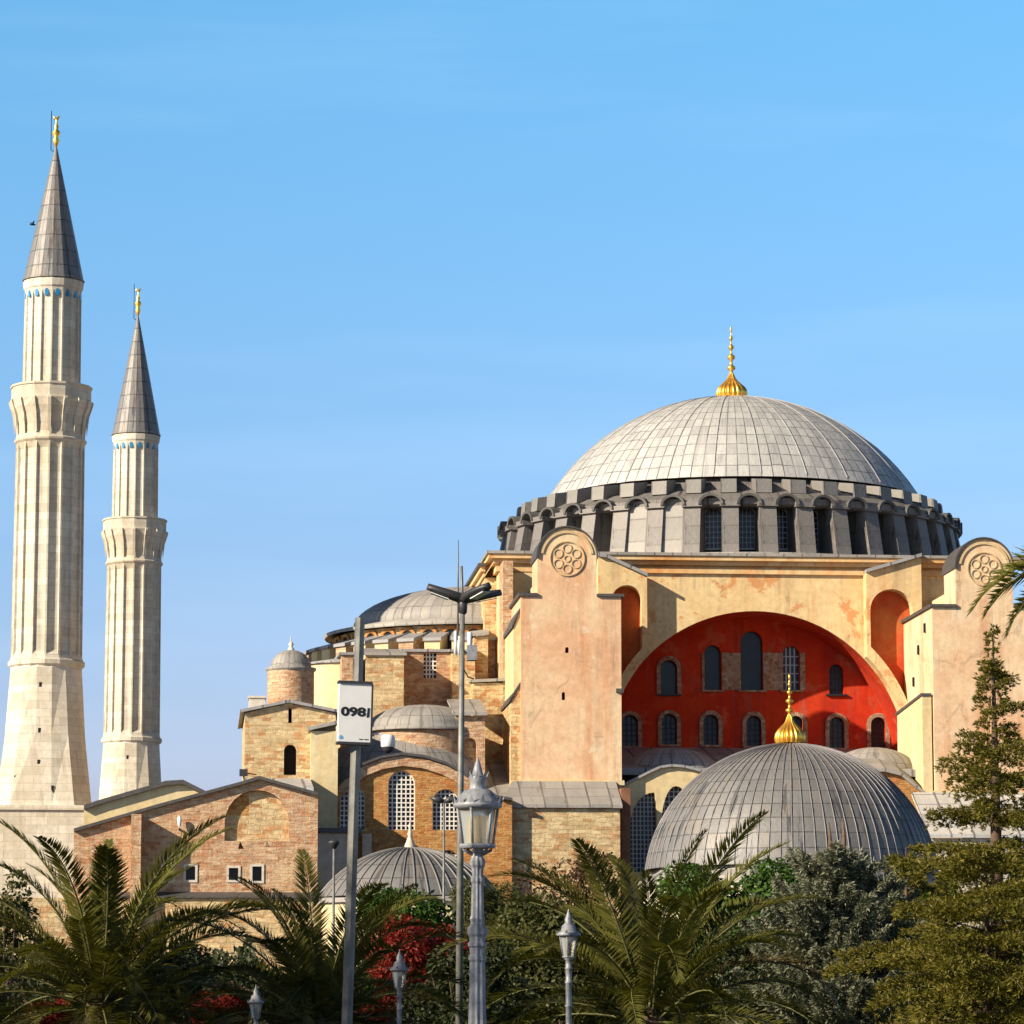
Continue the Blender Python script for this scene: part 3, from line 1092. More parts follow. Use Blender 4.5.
p1 = pointed(630.5, 657, 792.5, 654, 872, VG)
p2 = pointed(661.5, 694, 786, 676, 872, VG)
s = MB()
ob_ = [(uw0, 0), (uw1, 0)] + list(reversed(wallpts))
s.prism(ob_, [p1, p2], VG, VG + 1.2, 0)
gal = s.build('gallery_wall', WALLY, MOS)
for p in (p1, p2):
    s = MB()
    s.prism(p, [], VG + .8, VG + .85, 0)
    us = [a for a, _ in p]
    zs_ = [z for _, z in p]
    u0_, u1_, zz0, zz1 = min(us), max(us), min(zs_), max(zs_)
    from_poly = p

    def ztop_at(u):
        best = zz0
        for i in range(len(p)):
            (a, za), (c, zc) = p[i], p[(i + 1) % len(p)]
            if (a - u) * (c - u) <= 0 and a != c:
                best = max(best, za + (zc - za) * (u - a) / (c - a))
        return best
    n = 7
    for k in range(1, n):
        u = u0_ + (u1_ - u0_) * k / n
        s.box(u - .04, u + .04, VG + .68, VG + .74, zz0, ztop_at(u), 1)
    for k in range(1, 17):
        z = zz0 + (zz1 - zz0) * k / 17
        cand = [u0_ + (u1_ - u0_) * j / 60 for j in range(61) if ztop_at(u0_ + (u1_ - u0_) * j / 60) > z]
        if cand:
            s.box(cand[0], cand[-1], VG + .69, VG + .73, z - .035, z + .035, 1)
    s.build('pointed_window', [GLASSD, GRILLD], gal)
s = MB()
for i in range(len(wallpts) - 1):
    (a, za), (c, zc) = wallpts[i], wallpts[i + 1]
    s.hexa([(a, VG - .3, za + .01), (c, VG - .3, zc + .01), (c, VG + 2.4, zc + .01), (a, VG + 2.4, za + .01),
            (a, VG - .3, za + .2), (c, VG - .3, zc + .2), (c, VG + 2.4, zc + .2), (a, VG + 2.4, za + .2)], 0)
s.build('gallery_cornice', LEADD, gal)
# east end of the gallery: curved orange brick wall under stepped lead roofs
s = MB()
e_px = [(742, 800), (860, 772), (884, 772), (900, 776), (915, 788), (930, 800)]
ep = [q(x, y, VG - .4) for x, y in e_px]
s.prism([(ep[0][0], 0), (ep[-1][0], 0)] + list(reversed(ep)), [], VG - .4, VG + 1, 0)
o = s.build('gallery_end_wall', BRICKO, MOS)
s = MB()
for i in range(len(ep) - 1):
    (a, za), (c, zc) = ep[i], ep[i + 1]
    s.hexa([(a, VG - .8, za + .01), (c, VG - .8, zc + .01), (c, VG + 2.4, zc + .01), (a, VG + 2.4, za + .01),
            (a, VG - .8, za + .25), (c, VG - .8, zc + .25), (c, VG + 2.4, zc + 1.2), (a, VG + 2.4, za + 1.2)], 0)
s.build('end_roof', LEADR, o)
# pale annex under the right tower, with lead slopes
s = MB()
ua, zt = q(930.5, 838, -33)
ub = q(1090, 838, -33)[0]
s.box(ua, ub, -33, -27.3, 0, zt, 0)
an = s.build('annex_wall', WHITEW, MOS)
s = MB()
z2 = q(960, 796, -27.3)[1]
s.hexa([(ua - .2, -33.3, zt + .01), (ub, -33.3, zt + .01), (ub, -27.3, z2), (ua - .2, -27.3, z2), (ua - .2, -33.3, zt + .25), (ub, -33.3, zt + .25), (ub, -27.3, z2 + .25), (ua - .2, -27.3, z2 + .25)], 0, .6)
s.build('annex_roof', LEADM, an)
# wall east of the right tower
s = MB()
ua, zt = q(1012, 611, -20)
s.box(ua, ua + 26, -20, -2, 0, zt, 0)
ew = s.build('east_wall', CREAM, MOS)
s = MB()
s.box(ua - .3, ua + 26.3, -20.4, -1.6, zt + .01, zt + .3, 0)
s.build('east_roof', LEADD, ew)

# --- west corner pier of the base
s = MB()
ua, zt = q(485, 566, -13.5)
s.box(ua, uL - .02, -13.5, 13, 0, zt - .9, 0)
s.box(uL - .015, uL + 3.3, VF - .35, VF - .01, 0, zc1 - .35 * d, 1)
cp = s.build('corner_pier', [RUBBLE, WALLY], MOS)
s = MB()
s.box(ua - .15, uL - .9, -13.9, 13.4, zt - .88, zt - .5, 0)
s.box(ua - .4, uL - .9, -14.2, 13.7, zt - .5, zt - .12, 0)
s.build('pier_cornice', CORN, cp)
s = MB()
s.box(ua - .6, uL - .87, -14.5, 14, zt - .118, zt + .1, 0)
s.build('pier_capping', EDGE, cp)
# lower rubble steps left of the tower
for (xa, xb, yt, va, vb) in ((474, 488, 636, -15.2, -13.6), (473, 512, 682, -19, -15.3), (503, 513, 560, -19, -16.4)):
    s = MB()
    ul, zt = q(xa, yt, va)
    ur = q(xb, yt, va)[0]
    s.box(ul, ur, va, vb, 0, zt - .05, 0)
    o = s.build('buttress_step', RUBBLE if xa != 503 else BRICKR, MOS)
    if xa != 503:
        s = MB()
        s.hexa([(ul - .2, va - .25, zt - .05), (ur + .05, va - .25, zt + .1), (ur + .05, vb - .01, zt + .5), (ul - .2, vb - .01, zt + .35),
                (ul - .2, va - .25, zt + .15), (ur + .05, va - .25, zt + .3), (ur + .05, vb - .01, zt + .7), (ul - .2, vb - .01, zt + .55)], 0)
        s.build('lead_capping', LEADR, o)

# --- west half dome
cu = q(474, 636, 0)[0]
zR = q(328, 636, 0)[1]
r1 = 146 * mpp(400, 636, 0)
zap = q(474, 589, 0)[1]
pr = [(r1 + .25, zR - .25), (r1 + .35, zR), (r1 - 2.0, zR + .55)]
for i in range(1, 15):
    a = i / 14
    pr.append(((r1 - 2.0) * math.cos(a * math.pi / 2) + .02, zR + .55 + (zap - zR - .55) * math.sin(a * math.pi / 2)))
s = MB()
s.lathe(pr, 72, (cu, 0), ur=72, vr=7)
hd = s.build('half_dome', LEADR, MOS)
zW = q(474, 668, -r1)[1] if False else zR - 2.6
s = MB()
s.lathe([(r1 - .5, 0), (r1 - .5, zR - .25)], 72, (cu, 0), ur=72, smooth=True)
hw_ = s.build('half_dome_wall', RUBBLE, MOS)
NB = 20
for k in range(NB):
    a = R(180 + 9 + k * 180 / NB * 1.0)
    # a pier and an arched window between the piers
    ca, sa = math.cos(a), math.sin(a)
    Tr = Matrix.Translation((cu, 0, 0)) @ Matrix.Rotation(a, 4, 'Z')
    if k % 1 == 0 and k < 13:
        s = MB()
        s.hexa([(r1 - .6, -.62, zR - 6), (r1 + 1.9, -.62, zR - 6), (r1 + 1.9, .62, zR - 6), (r1 - .6, .62, zR - 6),
                (r1 - .6, -.62, zR - 1.0), (r1 + 1.9, -.62, zR - 1.7), (r1 + 1.9, .62, zR - 1.7), (r1 - .6, .62, zR - 1.0)], 0)
        o = s.build('radial_pier', WALLY if k % 3 else BRICKR, hw_, M @ Tr)
        s = MB()
        s.hexa([(r1 - .6, -.75, zR - .99), (r1 + 2.1, -.75, zR - 1.72), (r1 + 2.1, .75, zR - 1.72), (r1 - .6, .75, zR - .99),
                (r1 - .6, -.75, zR - .75), (r1 + 2.1, -.75, zR - 1.48), (r1 + 2.1, .75, zR - 1.48), (r1 - .6, .75, zR - .75)], 0)
        s.build('pier_capping', LEADD, hw_, M @ Tr)
        Tw = Matrix.Translation((cu, 0, 0)) @ Matrix.Rotation(a + R(90 / NB), 4, 'Z')
        s = MB()
        sh = archshape(0, zR - 3.6, zR - .55, 1.05, 10)
        so = archshape(0, zR - 3.6, zR - .30, 1.55, 10)
        n = len(sh)
        s.add([(r1 - .46, x, z) for x, z in sh], [tuple(range(n))], 0)
        vs = [(r1 - .30, x, z) for x, z in sh] + [(r1 - .30, x, z) for x, z in so] + [(r1 - .52, x, z) for x, z in so] + [(r1 - .5, x, z) for x, z in sh]
        fs = []
        for i in range(n):
            j = (i + 1) % n
            fs += [(i, j, n + j, n + i), (n + i, n + j, 2 * n + j, 2 * n + i), (i, j, 3 * n + j, 3 * n + i)]
        s.add(vs, fs, 1)
        s.build('window', [GLASSD, BRICKO], hw_, M @ Tw)

# --- stepped exedra walls below the half dome
def block(name, xa, xb, yt, va, vb, mat, cap=None, slope=0.0, holes=None, parent=None, ovh=.2):
    s = MB()
    ul, zt = q(xa, yt, va)
    ur = q(xb, yt, va)[0]
    s.prism([(ul, 0), (ur, 0), (ur, zt), (ul, zt)], holes or [], va, vb if not holes else va + 1.1, 0)
    if holes:
        s.box(ul, ur, va + 1.1, vb, 0, zt, 0)
    o = s.build(name, mat, parent or MOS)
    if cap:
        s = MB()
        s.hexa([(ul - ovh, va - ovh, zt + .005), (ur + ovh, va - ovh, zt + .005), (ur + ovh, vb, zt + slope + .005), (ul - ovh, vb, zt + slope + .005),
                (ul - ovh, va - ovh, zt + .2), (ur + ovh, va - ovh, zt + .2), (ur + ovh, vb, zt + slope + .2), (ul - ovh, vb, zt + slope + .2)], 0)
        s.build('lead_roof', cap, o)
    return o


block('exedra_wall', 366, 404, 655.5, -19, -8, RUBBLE2, LEADR, 1.6)
wex = pxarch(430, 648, 678, 13, -14.6)
exr = block('exedra_wall', 404.1, 452, 652, -14.6, -8, BRICKR, LEADD, .8, [wex])
s = MB()
s.prism(wex, [], -14.1, -14.0, 0)
ug0, ug1 = wex[0][0], wex[1][0]
zg0 = wex[0][1]
zg1 = max(z for _, z in wex)
for k in range(1, 4):
    x = ug0 + (ug1 - ug0) * k / 4
    s.box(x - .05, x + .05, -14.25, -14.15, zg0, zg1 - .15, 1)
for k in range(1, 7):
    z = zg0 + (zg1 - zg0) * k / 7
    s.box(ug0, ug1, -14.24, -14.16, z - .05, z + .05, 1)
s.build('window', [GLASSD, GRILLE], exr)
block('exedra_pier', 452.3, 475, 652, -16.6, -8, RUBBLE, LEADD, .8)
block('exedra_pier', 342, 353, 655, -18.6, -8, BRICKR, LEADD, .6)
# curved wall west of the exedra
s = MB()
cx_u, zt = q(346, 657, -12)
s.lathe([(3.1, 0), (3.1, q(330, 664, -14)[1])], 32, (q(346, 670, -12)[0], -12))
o = s.build('curved_wall', WALLY, MOS)
s = MB()
zq = q(330, 664, -14)[1]
s.lathe([(3.3, zq), (3.35, zq + .15), (.02, zq + .75)], 32, (q(346, 670, -12)[0], -12))
s.build('lead_roof', LEADD, o)

# --- low half dome over the west porch
VP = -27.0
s = MB()
u, zr_ = q(427, 726, VP)
zt = q(427, 706, VP + 5)[1]
rr = 57 * mpp(427, 726, VP + 5)
pr = [(rr + .25, zr_ - .2), (rr + .3, zr_)] + [(rr * math.cos(R(90 * i / 10)) + .01, zr_ + .1 + (zt - zr_ - .1) * math.sin(R(90 * i / 10))) for i in range(11)]
s.lathe(pr, 44, (u, VP + rr), ur=30, vr=4)
s.build('porch_dome', LEADR, MOS)
s = MB()
s.lathe([(rr - .1, 0), (rr - .1, zr_ - .21)], 44, (u, VP + rr))
pw = s.build('porch_wall', BRICKR, MOS)
s = MB()
ua, zt = q(470, 706, -30)
ub = q(484, 706, -30)[0]
wp = pxarch(470, 738, 772, 13, -26.2)
s.prism([(q(455, 730, -26.2)[0], 0), (q(485, 730, -26.2)[0], 0), q(485, 716, -26.2), q(455, 716, -26.2)], [wp], -26.2, -23.5, 0)
pp = s.build('porch_pier', BRICKR, MOS)
s = MB()
s.prism(wp, [], -25.6, -25.5, 0)
s.build('blind_arch', RUBBLE, pp)
s = MB()
a0_, a1_ = q(453, 716, -26.2), q(487, 716, -26.2)
s.hexa([(a0_[0], -26.6, a0_[1] + .01), (a1_[0], -26.6, a1_[1] + .01), (a1_[0], -20, a1_[1] + 1.6), (a0_[0], -20, a0_[1] + 1.6),
        (a0_[0], -26.6, a0_[1] + .25), (a1_[0], -26.6, a1_[1] + .25), (a1_[0], -20, a1_[1] + 1.8), (a0_[0], -20, a0_[1] + 1.8)], 0, .6)
s.build('lead_roof', LEADR, pp)
# sloping lead between the porch and the left tower
s = MB()
pa, pb = q(478, 806, -30.9), q(516, 806, -30.9)
pc, pd = q(486, 764, -20), q(524, 764, -20)
s.hexa([(pa[0], -30.9, 0), (pb[0] - .6, -30.9, 0), (pd[0], -20, 0), (pc[0], -20, 0), (pa[0], -30.9, pa[1]), (pb[0] - .6, -30.9, pb[1]), (pd[0], -20, pd[1]), (pc[0], -20, pc[1])], 0, .6)
s.build('valley_roof', LEADR, MOS)

# --- gabled block with the domed stair turret
VB = -32.0
gp = [q(245, 713, VB), q(289, 703, VB), q(336, 713.5, VB)]
h1 = pxarch(290, 708, 723, 3.6, VB)
h2 = pxarch(290, 744.5, 775, 12.5, VB)
s = MB()
s.prism([(gp[0][0], 0), (gp[2][0], 0)] + [gp[2], gp[1], gp[0]], [h1, h2], VB, VB + 1.0, 0)
s.prism([(gp[0][0], 0), (gp[2][0], 0)] + [gp[2], gp[1], gp[0]], [], VB + 1.0, VB + 14, 0)
gb = s.build('gabled_block', RUBBLE2, MOS)
for h in (h1, h2):
    s = MB()
    s.prism(h, [], VB + .7, VB + .98, 0)
    s.build('opening', BLACK, gb)
s = MB()
for i in range(2):
    (a, za), (c, zc) = gp[i], gp[i + 1]
    e0 = -.35 if i == 0 else 0
    e1 = .35 if i == 1 else 0
    s.hexa([(a + e0, VB - .35, za + .01), (c + e1, VB - .35, zc + .01), (c + e1, VB + 14, zc + .01), (a + e0, VB + 14, za + .01),
            (a + e0, VB - .35, za + .22), (c + e1, VB - .35, zc + .22), (c + e1, VB + 14, zc + .22), (a + e0, VB + 14, za + .22)], 0, .6)
s.build('lead_roof', LEADD, gb)
s = MB()
ua, z1 = q(249, 712, VB + 2)
ub, z2 = q(265, 698, VB + 2)
s.box(ua, ub, VB + 2, VB + 4, z1 - .8, z2, 0)
s.box(ua - .08, ub + .08, VB + 1.9, VB + 4.1, z2 + .003, z2 + .15, 0)
s.build('chimney', WHITEW, gb)
# side pier with its own lead cap
s = MB()
ua, zt = q(311, 731, VB - 1.2)
ub = q(338, 731, VB - 1.2)[0]
s.box(ua, ub, VB - 1.2, VB - .01, 0, zt, 0)
s.build('side_pier', WALLY, gb)
s = MB()
s.hexa([(ua - .2, VB - 1.5, zt + .01), (ub, VB - 1.5, zt + .5), (ub, VB - .02, zt + .5), (ua - .2, VB - .02, zt + .01), (ua - .2, VB - 1.5, zt + .25), (ub, VB - 1.5, zt + .75), (ub, VB - .02, zt + .75), (ua - .2, VB - .02, zt + .25)], 0)
s.build('pier_capping', LEADR, gb)
# turret
VTt = VB + 6
tu, tz = q(291.5, 668, VTt - 1.8)
kr = mpp(291, 680, VTt)
s = MB()
s.lathe([(23.4 * kr, q(291, 715, VTt)[1]), (23.4 * kr, tz)], 36, (tu, VTt))
tr_ = s.build('stair_turret', BRICKR, MOS)
s = MB()
ztp = q(291.5, 650, VTt)[1]
pr = [(23.2 * kr, tz - .12), (25.5 * kr, tz), (25.3 * kr, tz + .15), (20.5 * kr, tz + .2)]
pr += [(20.5 * kr * math.cos(R(90 * i / 8)) + .01, tz + .2 + (ztp - tz - .2) * math.sin(R(90 * i / 8))) for i in range(1, 9)]
s.lathe(pr, 36, (tu, VTt), ur=26, vr=3)
cap = s.build('turret_cap', LEADR, tr_)
s = MB()
s.lathe([(.28, ztp - .1), (.2, ztp + .15), (.1, ztp + .25), (.2, ztp + .4), (.12, ztp + .55), (.05, ztp + .6), (.04, ztp + .95), (.005, ztp + 1.0)], 12, (tu, VTt))
s.build('finial', WHITEW, cap)
# parapet strip in lead in front of the block
s = MB()
ua, z1 = q(246, 790, -40)
ub, z2 = q(313, 776, -40)
s.hexa([(ua, -41.5, z1 - 2), (ub, -41.5, z1 - 2), (ub, -33.3, z1 - 2), (ua, -33.3, z1 - 2), (ua, -41.5, z1 + .1), (ub, -41.5, z1 + .1), (ub, -33.3, z2 + .3), (ua, -33.3, z2 + .3)], 0, .5)
s.build('terrace_roof', LEADM, MOS)

# ------------------------------------------------------------------ brick hall with the three lattice windows
VH = -31.8
HALL = bthing('brick_hall', 'orange brick hall with arched gable and three white lattice windows', 'hall', 410, VH)
edge = [(318, 806), (330, 794), (345, 779), (362, 766), (380, 759), (402, 755.5), (424, 758), (446, 765), (464, 775), (482, 788), (496, 798), (512, 801)]
ge = [q(x, y, VH) for x, y in edge]
hw3 = [(401.5, 770.5, 830, 27, 30), (352.5, 786, 830, 25, 28), (445.5, 789, 830, 26, 28)]
holes = [pxarch(cx, yt, yb, wd, VH) for cx, yt, yb, wd, _ in hw3]
low = [(401.5, 874, 905, 20), (447, 850, 880, 26)]
holes += [pxarch(*l, VH) for l in low]
s = MB()
s.prism([(ge[0][0], 0), (ge[-1][0], 0)] + list(reversed(ge)), holes, VH, VH + 1.1, 0)
s.prism([(ge[0][0], 0), (ge[-1][0], 0)] + list(reversed(ge)), [], VH + 1.1, VH + 12, 0)
hallw = s.build('wall', BRICKO, HALL)
# brick arch band standing proud
s = MB()
cxu, cz_ = q(405, 858, VH)
bo, bi = [], []
for x, y in edge[1:-1]:
    u, z = q(x, y, VH)
    dx, dz = u - cxu, z - cz_
    L = math.hypot(dx, dz)
    bo.append((u - dx / L * .05, z - dz / L * .05))
    bi.append((u - dx / L * .75, z - dz / L * .75))
s.prism(bi + list(reversed(bo)), [], VH - .25, VH + .02, 0)
s.build('arch_band', BRICKR, hallw)
s = MB()
for i in range(len(ge) - 1):
    (a, za), (c, zc) = ge[i], ge[i + 1]
    s.hexa([(a, VH - .45, za + .005), (c, VH - .45, zc + .005), (c, VH + 2, zc + .005), (a, VH + 2, za + .005),
            (a, VH - .45, za + .2), (c, VH - .45, zc + .2), (c, VH + 2, zc + .2), (a, VH + 2, za + .2)], 0)
s.build('eaves', EDGE, HALL)
# shallow lead vault behind the gable
s = MB()
u, zt = q(402, 731, VH + 9)
zb_ = q(402, 800, VH)[1]
rx = 100 * mpp(402, 780, VH + 8)
pr = [(rx * math.cos(R(90 * i / 14)) + .01, zb_ + (zt - zb_) * math.sin(R(90 * i / 14))) for i in range(15)]
s.lathe(pr, 56, (u, VH + 9.2), ur=40, vr=7, sq=.92)
s.build('roof', LEADR, HALL)


def lattice(par, cx, yt, yb, wd, v, nx, nz, thick=.28, matg=None):
    s = MB()
    sh = pxarch(cx, yt, yb, wd, v)
    s.prism(sh, [], v + .62, v + .66, 0)
    o = s.build('window', [GLASSD], par)
    us = [a for a, _ in sh]
    zs = [z for _, z in sh]
    u0, u1, z0_, z1_ = min(us), max(us), min(zs), max(zs)
    r = (u1 - u0) / 2
    cu_ = (u0 + u1) / 2
    g = MB()
    bw = (u1 - u0) / nx * thick

    def zlim(u):
        dd = min(abs(u - cu_), r)
        return z1_ - r + math.sqrt(max(r * r - dd * dd, 0))
    for k in range(0, nx + 1):
        x = u0 + (u1 - u0) * k / nx
        g.box(x - bw / 2, x + bw / 2, v + .30, v + .42, z0_, max(zlim(x), z1_ - r + .05), 0)
    for k in range(0, nz + 1):
        z = z0_ + (z1_ - z0_) * k / nz
        hw = r if z < z1_ - r else math.sqrt(max(r * r - (z - z1_ + r) ** 2, 0))
        if hw > .1:
            g.box(cu_ - hw, cu_ + hw, v + .305, v + .415, z - bw / 2, z + bw / 2, 0)
    inn = [((a - cu_) * .93 + cu_, z0_ + (z - z0_) * .97 + .04) for a, z in sh]
    g.prism(sh, [inn], v + .29, v + .43, 0)
    g.build('grille', matg or GRILLE, o)
    return o


for cx, yt, yb, wd, _ in hw3:
    lattice(hallw, cx, yt, yb, wd, VH, 6, 13 if cx == 401.5 else 9)
for l in low:
    lattice(hallw, *l, VH, 6, 7)
# shaded side block with a plaster panel, left of the hall
s = MB()
ua, z1 = q(317, 833, VH - 4)
ub = q(357, 833, VH - 4)[0]
s.box(ua, ub, VH - 4, VH - .02, 0, z1, 0)
o = s.build('side_block', WHITEW, HALL)
s = MB()
s.box(ua, ub + .3, VH - 4.3, VH - .46, z1 + .004, z1 + .35, 0)
s.build('block_roof', LEADD, o)
s = MB()
ua, z1 = q(357.5, 834, VH - 1)
s.box(ua + .35, ua + 1.0, VH - 1, VH - .47, 0, z1, 0)
s.build('pier', WHITEW, HALL)

# ------------------------------------------------------------------ brick building with the blind arch
VL = -68.0
GAB = bthing('brick_building', 'weathered brick building with long sloping eaves and a blind arch on its gable', 'building', 210, VL)
gl = [q(x, y, VL) for x, y in ((74, 832), (160, 807), (245, 784), (259, 779.5), (318, 796))]
ba = pxarch(257, 790, 841, 65, VL)
wl = [(168, 866.5, 880.5, 9.5), (190.5, 866.5, 880, 9.5), (233.5, 868, 880, 9.5), (257, 866.5, 881, 9.5)]
wholes = []
for (cx, y0, y1, wd) in wl:
    a = q(cx - wd / 2, y1, VL)
    c = q(cx + wd / 2, y0, VL)
    wholes.append([(a[0], a[1]), (c[0], a[1]), (c[0], c[1]), (a[0], c[1])])
tri = [[q(238, 849, VL), q(244, 849, VL), q(240, 841, VL)], [q(265, 847, VL), q(270, 847, VL), q(267, 841, VL)]]
s = MB()
zL = gl
s.prism([(gl[0][0], 0), (gl[-1][0], 0)] + list(reversed(gl)), [ba] + wholes + tri, VL, VL + .45, 0)
s.prism([(gl[0][0], 0), (gl[-1][0], 0)] + list(reversed(gl)), wholes, VL + .45, VL + 1.0, 0)
s.prism([(gl[0][0], 0), (gl[-1][0], 0)] + list(reversed(gl)), [], VL + 1.0, VL + 35.5, 0)
gw = s.build('wall', BRICKR, GAB)
s = MB()
a_, c_ = q(228, 815, VL), q(249, 792, VL)
s.box(a_[0], c_[0], VL + .40, VL + .449, a_[1], c_[1] - .2, 0)
s.build('patched_brick', BRICKO, gw)
s = MB()
s.prism(pxarch(257, 790.5, 845, 64.5, VL), [], VL + .41, VL + .448, 0)
s.build('arch_infill', RUBBLE2, gw)
for (cx, y0, y1, wd), h in zip(wl, wholes):
    s = MB()
    s.prism(h, [], VL + .6, VL + .64, 0)
    (a, z1), (c, _), (_, z2), _ = h
    fo = [(a - .14, z1 - .14), (c + .14, z1 - .14), (c + .14, z2 + .14), (a - .14, z2 + .14)]
    s.prism(fo, [h], VL - .06, VL + .3, 1)
    s.build('window', [GLASSD, FRAMEW], gw)
s = MB()
for i in range(len(gl) - 1):
    (a, za), (c, zc) = gl[i], gl[i + 1]
    s.hexa([(a, VL - .35, za + .004), (c, VL - .35, zc + .004), (c, VL + 35.5, zc + .004), (a, VL + 35.5, za + .004),
            (a, VL - .35, za + .2), (c, VL - .35, zc + .2), (c, VL + 35.5, zc + .2), (a, VL + 35.5, za + .2)], 0, .6)
s.build('roof', EDGE, GAB)
s = MB()
ua, z1 = q(137, 830, VL - 1.6)
ub, z2 = q(140, 814, VL - 1.6)
s.box(ua - .35, ua + .25, VL - 1.6, VL - .01, 0, z2, 0)
s.build('pier', BRICKR, GAB)
s = MB()
a_, c_ = q(92, 893, VL - .5), q(330, 890, VL - .5)
s.hexa([(a_[0], VL - 1.0, a_[1] - .3), (c_[0], VL - 1.0, a_[1] - .3), (c_[0], VL - .005, a_[1]), (a_[0], VL - .005, a_[1]),
        (a_[0], VL - 1.0, a_[1] - .2), (c_[0], VL - 1.0, a_[1] - .2), (c_[0], VL - .005, a_[1] + .1), (a_[0], VL - .005, a_[1] + .1)], 0)
s.build('lower_eaves', EDGE, GAB)
s = MB()
s.box(a_[0] - 8, c_[0], VL - .8, VL - .01, 0, a_[1] - .31, 0)
s.build('lower_wall', RUBBLE2, GAB)
# wall lamp on the brick
s = MB()
u, z = q(179.5, 820, VL - .35)
s.lathe([(.02, z - .45), (.10, z - .35), (.14, z), (.12, z + .15), (.02, z + .25)], 10, (u, VL - .35), mat=0)
s.box(u - .05, u + .05, VL - .35, VL - .003, z - .6, z - .5, 1)
o = s.build('wall_lamp', [WHITEP, IRON], at=M @ Vector((u, VL, z)))
tag(o, 'small white wall lamp on the brick left of the blind arch', 'wall lamp')
# dark roofed wing seen between the minarets
WNG = bthing('low_wing', 'dark low wing with a sloping roof between the two minarets', 'building', 150, -45)
gl2 = [q(x, y, -45) for x, y in ((84, 810), (98, 805), (166, 785.5), (183, 784.5), (208, 797), (222, 806))]
s = MB()
s.prism([(gl2[0][0], 0), (gl2[-1][0], 0)] + list(reversed(gl2)), [], -45, -36, 0)
s.build('wall', WALLY, WNG)
s = MB()
for i in range(len(gl2) - 1):
    (a, za), (c, zc) = gl2[i], gl2[i + 1]
    s.hexa([(a, -45.4, za + .004), (c, -45.4, zc + .004), (c, -36, zc + .004), (a, -36, za + .004),
            (a, -45.4, za + .3), (c, -45.4, zc + .3), (c, -36, zc + .3), (a, -36, za + .3)], 0)
s.build('roof', EDGE, WNG)
# floodlight on the roof edge
s = MB()
p = Q(243.5, 773, -41)
s.box(p.x - .28, p.x + .28, -41.3, -40.9, p.z - .22, p.z + .25, 0)
s.tube([(p.x, -41.1, p.z - .2), (p.x + .1, -41.1, p.z - .8)], .05, 8, 0)
s.tube([(p.x, -41.1, p.z), (p.x + .9, -41.0, p.z - .1)], .04, 8, 0)
o = s.build('floodlight', DARKP, at=M @ Vector((p.x, -41, p.z)))
tag(o, 'small dark floodlight on the roof edge above the sloping brick eaves', 'floodlight')

